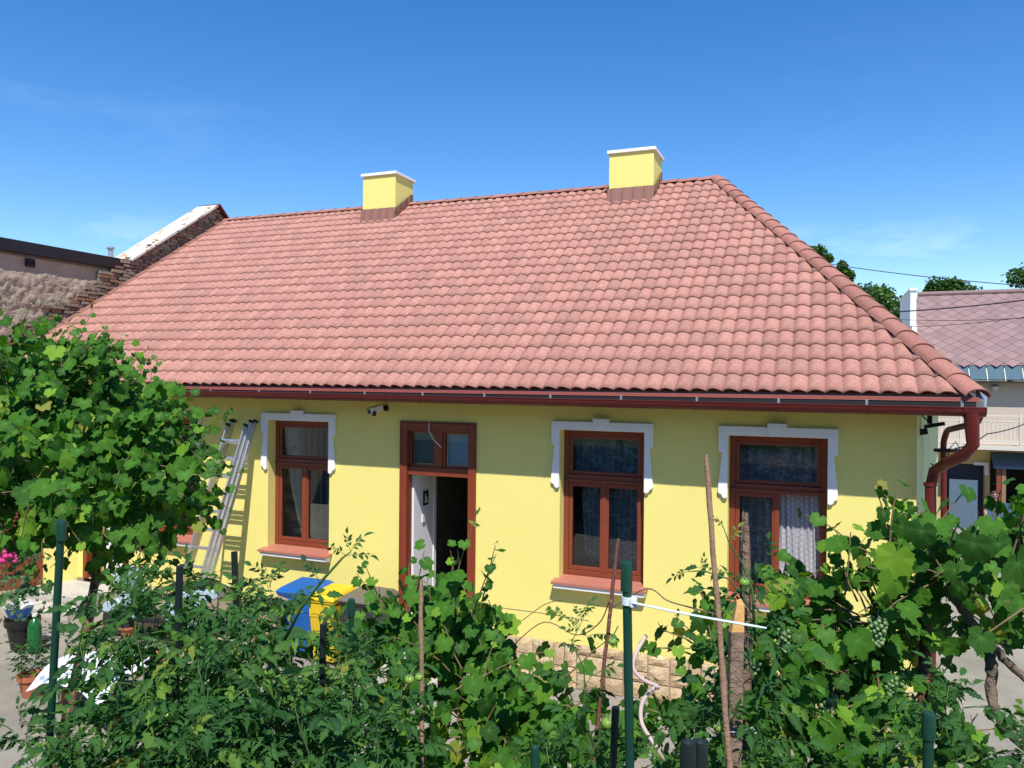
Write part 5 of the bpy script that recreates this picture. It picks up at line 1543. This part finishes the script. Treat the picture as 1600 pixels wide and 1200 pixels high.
for pts, r, sd in (([P_(1447, 1000, 2.6), P_(1440, 950, 2.5), P_(1446, 905, 2.48), P_(1480, 925, 2.46), P_(1530, 985, 2.42), P_(1580, 1040, 2.38), P_(1640, 1095, 2.3)], [.013, .016, .018, .014, .015, .011, .010], 11),
                   ([P_(1535, 985, 2.44), P_(1548, 1030, 2.42), P_(1550, 1080, 2.4), P_(1565, 1130, 2.35), P_(1620, 1185, 2.3)], [.014, .017, .016, .013, .011], 12),
                   ([P_(1445, 930, 2.55), P_(1400, 950, 2.6), P_(1350, 990, 2.62), P_(1320, 1050, 2.6), P_(1300, 1130, 2.55), P_(1290, 1260, 2.5)], [.014, .012, .014, .016, .018, .02], 13),
                   ([P_(1350, 985, 2.62), P_(1290, 970, 2.6), P_(1230, 1000, 2.6)], [.010, .008, .005], 14)):
    wig(pts, r, vr.woody, 8, sd)
vr.finish()
# bunches of unripe grapes
pin_ = wm(vr.t).inverted(); rd = random.Random(4)
for x, y, d, r_, n in ((1372, 985, 2.35, .030, 46), (1392, 1073, 2.4, .022, 26), (1294, 1105, 2.3, .028, 34), (1225, 1000, 2.3, .022, 24), (1178, 1048, 2.35, .018, 18), (1410, 1060, 2.5, .02, 20)):
    c = P_(x, y, d); b = MB()
    for i in range(n):
        t_ = i/n; a_ = i*2.4; rr = r_*(1-.65*t_)*rd.uniform(.5, 1)
        b.ball(c+Vector((rr*cos(a_), rr*sin(a_), r_*1.2-t_*r_*2.8)), .0078*rd.uniform(.8, 1.1), 8)
    b.tube([c+Vector((0, 0, r_*2.2)), c+Vector((0, 0, -r_))], .0015, 4)
    b.build('grape_bunch', M['grape'], vr.t, smooth=True)


# ---------------- tomato plants
def tomato(x, ytop, d, height, spread, n, size, label, seed, lean=(0, 0), fruits=()):
    n = int(n*(2.0 if spread > .15 else 1.3)); spread *= 1.15
    topp = P_(x, ytop, d); base = Vector((topp.x-lean[0]*height, topp.y-lean[1]*height, topp.z-height))
    p = Plant('tomato_plant', label, 'plant', base, 'tomato plants', 'leaf', TME, TL_, TLL, 'tomato_leaf', seed)
    rd = p.rd; k = 12
    for s_ in range(3 if spread > .15 else 1):
        off = Vector((rd.gauss(0, spread*.45), rd.gauss(0, spread*.4), -abs(rd.gauss(0, .10)) if s_ else 0)); pts = []
        for i in range(k+1):
            t_ = i/k; pts.append(base.lerp(topp+off, t_)+Vector((rd.gauss(0, .012), rd.gauss(0, .012), 0)))
        sb_ = MB(); sb_.tube(pts, [.0060*(1.15-1.0*i/k) for i in range(k+1)], 7); sb_.build('stem', M['stem'], p.t, smooth=True)
        m = n//(3 if spread > .15 else 1)
        for i in range(m):
            t_ = .25+.75*(i/m)**.85; q = base.lerp(topp+off, t_); a_ = i*2.4+rd.uniform(-.5, .5); rad = spread*rd.random()*.5
            o = Vector((cos(a_), sin(a_), 0)); q = q+o*rad
            sz = size*rd.uniform(.7, 1.15)*(1-.35*max(0, t_-.75)*4*.5)
            tip = o+Vector((0, 0, rd.uniform(-.35, .75)))
            p.leaf(q, tip, Vector((rd.gauss(.1, .45), rd.gauss(-.4, .45), 1)), sz)
        for i in range(6):
            a_ = i*1.05+seed; o = Vector((cos(a_), sin(a_), rd.uniform(.4, 1.6))); p.leaf(topp+off-Vector((0, 0, .012*i)), o, Vector((rd.gauss(0, .4), -.5, .6)), size*rd.uniform(.35, .65))
    p.finish(wood=M['stem'])
    for fx, fy, r_ in fruits:
        b = MB(); c = P_(fx, fy, d-.12); b.ball(c, r_*(d-.12)/FPX, 12, 0, .88); b.build('tomato', M['tomato'], p.t, smooth=True)
        b = MB()
        for j in range(5): a_ = j*1.257; b.tube([c+Vector((0, 0, r_*d/FPX*.86)), c+Vector((cos(a_)*r_*d/FPX, sin(a_)*r_*d/FPX, r_*d/FPX*.7))], [.0022, .0006], 4)
        b.tube([c+Vector((0, 0, r_*d/FPX*.85)), c+Vector((.01, .02, .035))], .0018, 5); b.build('calyx', M['stem'], p.t)


tomato(120, 1005, 2.3, 1.0, .13, 12, .17, 'leftmost tomato plant with long bluish leaves over the cloth', 31, (0, .1))
tomato(165, 1100, 2.15, .8, .2, 34, .15, 'low tomato plant below the printed cloth', 32, fruits=((238, 1118, 6), (263, 1118, 7)))
tomato(258, 915, 2.6, 1.2, .16, 40, .17, 'tall tomato plant under the left vine', 33)
tomato(272, 945, 2.2, 1.1, .18, 56, .16, 'tomato plant round the very dark stake', 34, fruits=((283, 1160, 11), (395, 1140, 7), (420, 1050, 7)))
tomato(325, 895, 2.9, 1.3, .28, 78, .17, 'broad tomato plant at the foot of the ladder', 35)
tomato(400, 935, 2.7, 1.25, .22, 60, .17, 'tomato plant hiding the cardboard box and the blue bin', 36)
tomato(350, 1030, 2.0, .9, .24, 60, .15, 'nearest tomato plant at the bottom left of the picture', 37, fruits=((345, 1180, 8),))
tomato(455, 980, 2.4, 1.1, .24, 66, .155, 'tomato plant under the blue bin', 38, fruits=((545, 1060, 7), (515, 1083, 9)))
tomato(530, 1010, 2.3, 1.0, .22, 60, .15, 'tomato plant under the yellow bin', 39, fruits=((640, 1062, 8), (655, 1058, 7)))
tomato(590, 1005, 2.6, 1.1, .18, 36, .15, 'tomato plant under the anthracite bin', 40)
tomato(480, 1110, 1.9, .8, .22, 50, .14, 'low tomato plant at the bottom edge left of centre', 41)
tomato(600, 1120, 2.0, .8, .2, 46, .14, 'low tomato plant beside the thin reddish cane', 42)
tomato(225, 1150, 1.8, .7, .16, 34, .13, 'small tomato plant at the bottom edge near the far left stake', 43)
tomato(925, 965, 2.15, .9, .07, 14, .10, 'slim tomato plant just left of the tall green stake', 44, fruits=((957, 1002, 7), (950, 1130, 11)))
tomato(1180, 905, 2.1, .95, .11, 30, .13, 'tomato plant tied to the fresh-cut wooden stake', 45, fruits=((1163, 925-15, 8), (1128, 978, 8), (1122, 1137, 8), (1083, 1160, 7)))
tomato(1110, 1080, 1.9, .7, .13, 30, .12, 'yellowish tomato plant low between the canes', 46)
tomato(1530, 1090, 1.85, .7, .17, 44, .13, 'tomato plant with yellow flowers at the bottom right', 47)
tomato(1010, 1150, 2.3, .8, .16, 20, .13, 'low tomato plant right of the tall green stake', 48)
tomato(990, 1175, 2.1, .6, .2, 24, .12, 'low tomato plant behind the pinkish hose', 49)
tomato(900, 1170, 1.9, .6, .18, 30, .12, 'low tomato plant at the bottom edge under the middle window', 50)
tomato(1440, 1150, 2.0, .7, .17, 34, .12, 'tomato plant round the foot of the rusty pipe', 51)
tomato(1590, 1140, 1.9, .7, .17, 34, .13, 'tomato plant in the bottom right corner', 52)
tomato(1330, 1180, 2.0, .6, .18, 34, .12, 'low tomato plant under the hanging grapes', 53)
tomato(40, 1120, 2.6, .8, .22, 44, .13, 'tomato plant in the bottom left corner', 54)
tomato(110, 1160, 2.2, .7, .18, 36, .13, 'low tomato plant left of the leaning rusty pole', 55)
# free-standing shoot of a tomato reaching up to the wall between bins and sill
p = Plant('tomato_shoot', 'single long tomato shoot arching up in front of the wall above the bins', 'plant', P_(440, 1000, 2.2), None, 'leaf', TME, TL_, TLL, 'tomato_leaf', 61)
pts = [P_(440, 1010, 2.2), P_(470, 950, 2.15), P_(505, 905, 2.1), P_(535, 872, 2.1), P_(548, 862, 2.1)]
p.stems.tube(pts, [.005, .0045, .004, .003, .0015], 6)
for x, y, tx, ty, s_ in ((540, 868, 575, 865, .065), (542, 868, 520, 858, .06), (546, 864, 560, 850, .06), (500, 910, 480, 885, .07), (548, 862, 545, 855, .05)):
    a_, c_ = P_(x, y, 2.1), P_(tx, ty, 2.1); p.leaf(a_, c_-a_+Vector((0, 0, .01)), Vector((0, -.6, .8)), s_)
p.finish(wood=M['stem'])
p = Plant('tomato_shoot', 'thin tomato shoot across the left edge of the right window', 'plant', P_(1180, 1000, 2.0), None, 'leaf', TME, TL_, TLL, 'tomato_leaf', 62)
p.stems.tube([P_(1180, 1000, 2.0), P_(1175, 920, 2.0), P_(1160, 880, 2.0), P_(1140, 850, 2.0), P_(1128, 818, 2.0)], [.004, .0035, .003, .002, .001], 6)
p.stems.tube([P_(1178, 960, 2.0), P_(1140, 905, 2.0), P_(1100, 892, 2.0), P_(1075, 893, 2.0)], [.003, .0025, .002, .001], 6)
for x, y, tx, ty, s_ in ((1140, 850, 1152, 825, .05), (1130, 825, 1118, 808, .035), (1078, 893, 1060, 898, .05), (1100, 892, 1100, 875, .035), (1205, 880, 1203, 850, .06)):
    a_, c_ = P_(x, y, 2.0), P_(tx, ty, 2.0); p.leaf(a_, c_-a_, Vector((0, -.7, .7)), s_)
p.finish(wood=M['stem'])

# yellow tomato flowers
for x, y, d, lab in ((395, 1005, 2.3, None), (240, 1000, 2.2, None), (1565, 1100, 1.8, None), (1490, 1105, 1.8, None), (1200, 990, 2.0, None), (340, 905, 2.5, None)):
    pass

# ---------------- pots and potted plants at the far left
t, pp = pot(50, 1086, .28, .15, .26, M['terracotta'], 'terracotta pot with a small bushy plant at the left edge')
p = Plant('potted_herb', 'bushy green herb growing in the terracotta pot at the left edge', 'plant', pp, None, 'leaf', TME, TL_, TLL, 'tomato_leaf', 71)
for i in range(34): a_ = i*2.4; p.leaf(pp+Vector((cos(a_)*.05, sin(a_)*.05, .22+.010*i)), Vector((cos(a_), sin(a_), .9)), Vector((0, 0, 1)), .17)
p.finish(60)
pot(178, 988, .28, .16, .16, M['terracotta'], 'shallow terracotta pot left of the two behind the tomato plants')
pot(200, 993, .28, .13, .15, M['terracotta'], 'smaller terracotta pot right of the two behind the tomato plants')
pot(240, 1042, .28, .14, .2, M['terracotta'], 'terracotta pot beside the right end of the low table')
pot(92, 1068, .28, .11, .22, M['terracotta'], 'terracotta pot under the left end of the printed cloth')
t, pp = pot(35, 1012, .28, .21, .42, M['blackpl'], 'big black pot with a shrub at the left edge')
p = Plant('flowering_shrub', 'dark shrub with pink flowers in the big black pot at the left edge', 'plant', pp, None, 'leaf', GMB, GL, GLL, 'grape_leaf_blue', 72)
p.blob(pp+Vector((-.1, 0, .75)), (.3, .3, .40), 60, .3, .05)
p.blob(P_(5, 900, 9.0), (.35, .3, .4), 50, .3, .06)
p.finish(200)
for x, y, r_ in ((6, 868, .06), (18, 862, .05), (3, 855, .05), (26, 872, .035)):
    b = MB(); c = P_(x, y, 8.7)
    for j in range(7): a_ = j*.9; b.ball(c+Vector((cos(a_)*r_, -.02, sin(a_)*r_)), r_*.6, 6, 0, .9)
    b.build('flower', M['pink'], p.t, smooth=True)
bt = pix(54, 985, Z=.28+.31); bt_t = thing('plastic_bottle', 'green plastic bottle standing by the black pot', 'bottle', (bt.x, bt.y, ground_z(bt.x, bt.y)))
b = MB(); b.lathe([(.0, -.30), (.085, -.30), (.09, -.27), (.09, .05), (.07, .12), (.03, .17), (.03, .21), (0, .21)], bt, 16); b.build('bottle_body', M['bottle'], bt_t, smooth='auto')
b = MB(); b.lathe([(.034, .20), (.034, .235), (0, .235)], bt, 12); b.build('bottle_cap', M['whitepl'], bt_t)
bt = P_(30, 950, 9.3); bs = thing('plastic_basket', 'blue and white plastic basket on the black pot shrub at the left edge', 'basket', bt)
b = MB(); b.lathe([(.10, -.10), (.14, .02), (.155, .025), (.15, .0), (.11, -.10)], bt, 22); b.build('basket_body', M['bluebin'], bs, smooth='auto')
b = MB(); b.lathe([(.145, .02), (.16, .022), (.16, .035), (.145, .035)], bt, 22); b.build('rim', M['whitepl'], bs, smooth='auto')


# ---------------- trees beyond
def tree(name, label, cx, cy, d, w, h, trunk_h, seed, n=2600, leaf=.16, lobes=9, mat='tree_leaf', conic=False, group='trees beyond the neighbouring roof'):
    rd = random.Random(seed); c = pix(cx, cy, Y=d); gz_ = -1.0
    t = thing(name, label, 'tree', (c.x, c.y, gz_), group)
    b = MB(); top = c+Vector((0, 0, h*.3)); base = Vector((c.x+rd.uniform(-.3, .3), c.y, gz_))
    b.tube([base, base.lerp(top, .5)+Vector((.1, 0, 0)), top], [w*.10+.1, w*.07+.05, .04], 8)
    lob = []; lobes = int(lobes*1.9) if not conic else lobes
    for i in range(lobes):
        if conic: u = i/lobes; q = c+Vector((rd.gauss(0, .08), rd.gauss(0, .08), -h+2*h*u)); r_ = w*(1-u)*.8+.15; lob.append((q, (r_, r_, h/lobes*1.6)))
        else:
            a_ = i*2.4; e_ = rd.uniform(-.8, 1); rr = w*rd.uniform(.35, .85)*sqrt(max(.05, 1-e_*e_*.9)); q = c+Vector((cos(a_)*rr, sin(a_)*rr, e_*h*.72)); r_ = w*rd.uniform(.13, .30); lob.append((q, (r_, r_, r_*.8)))
    for q, r_ in lob[::2]: b.tube([base.lerp(top, rd.uniform(.45, .8)), q], [.09, .03], 6)
    b.build('trunk', M['treebark'], t, smooth=True)
    b = MB(); rn = []
    for _ in range(n):
        q, r_ = lob[rd.randrange(len(lob))]
        v = Vector((rd.gauss(0, 1), rd.gauss(0, 1), rd.gauss(0, 1))).normalized(); k = rd.uniform(.5, 1.12)+abs(rd.gauss(0, .12))
        p = q+Vector((v.x*r_[0], v.y*r_[1], v.z*r_[2]))*k
        nrm = (v+Vector((rd.gauss(0, .6), rd.gauss(0, .6), rd.gauss(0, .6)+.3))).normalized(); m = leaf_matrix(p, Vector((rd.gauss(0, 1), rd.gauss(0, 1), -.4)), nrm, leaf*rd.uniform(.6, 1.25))
        b.add([m @ Vector(x) for x in ((0, -.5, 0), (.42, 0, .08), (0, .6, -.05), (-.42, 0, .08))], [(0, 1, 2, 3)], 0, rd.uniform(.001, .999))
    b.build('crown', M[mat], t, kind='stuff')


tree('tree', 'leafy tree whose top shows over the hip of the red roof', 1262, 440, 38, 1.9, 2.4, 4, 1, 5200, .24, 16)
tree('tree', 'taller dark pointed tree between the red roof hip and the white upstand', 1318, 462, 40, 1.1, 2.1, 4, 2, 3600, .22, 9, conic=True)
tree('tree', 'round leafy tree right beside the white gable upstand', 1356, 512, 42, 2.9, 2.9, 4, 3, 7000, .24, 20)
tree('tree', 'small tree crown just left of the white gable upstand', 1408, 500, 46, 1.5, 2.2, 4, 4, 3000, .22, 9)
tree('tree', 'tree crown rising behind the ridge of the purple roof', 1478, 468, 48, 1.9, 1.6, 4, 5, 3600, .24, 10)
tree('tree', 'dark tree at the right edge behind the purple roof', 1622, 478, 44, 2.9, 2.6, 4, 6, 7000, .24, 20)
# the garden's own trees behind the camera, which the window panes mirror
rd = random.Random(77); b = MB()
for _ in range(12000):
    q = Vector((rd.uniform(-16, 16), rd.uniform(-27, -21), 0)); hgt = 6.2+1.8*noise.noise(Vector((q.x*.3, 0, 0)))+1.0*noise.noise(Vector((q.x*1.1, 3, 0)))
    z = 2.2+hgt*rd.random()*.98
    m = leaf_matrix(Vector((q.x, q.y, z)), Vector((rd.gauss(0, 1), rd.gauss(0, 1), -.6)), Vector((rd.gauss(0, .7), rd.gauss(0, .7)+.6, rd.gauss(0, .7)+.4)), rd.uniform(.35, .7))
    b.add([m @ Vector(x) for x in ((0, -.5, 0), (.42, 0, .08), (0, .6, -.05), (-.42, 0, .08))], [(0, 1, 2, 3)], 0, rd.uniform(.001, .999))
b.build('garden_trees', M['tree_leaf'], label='dark garden trees mirrored in the upper panes of the right window', cat='trees', kind='stuff')
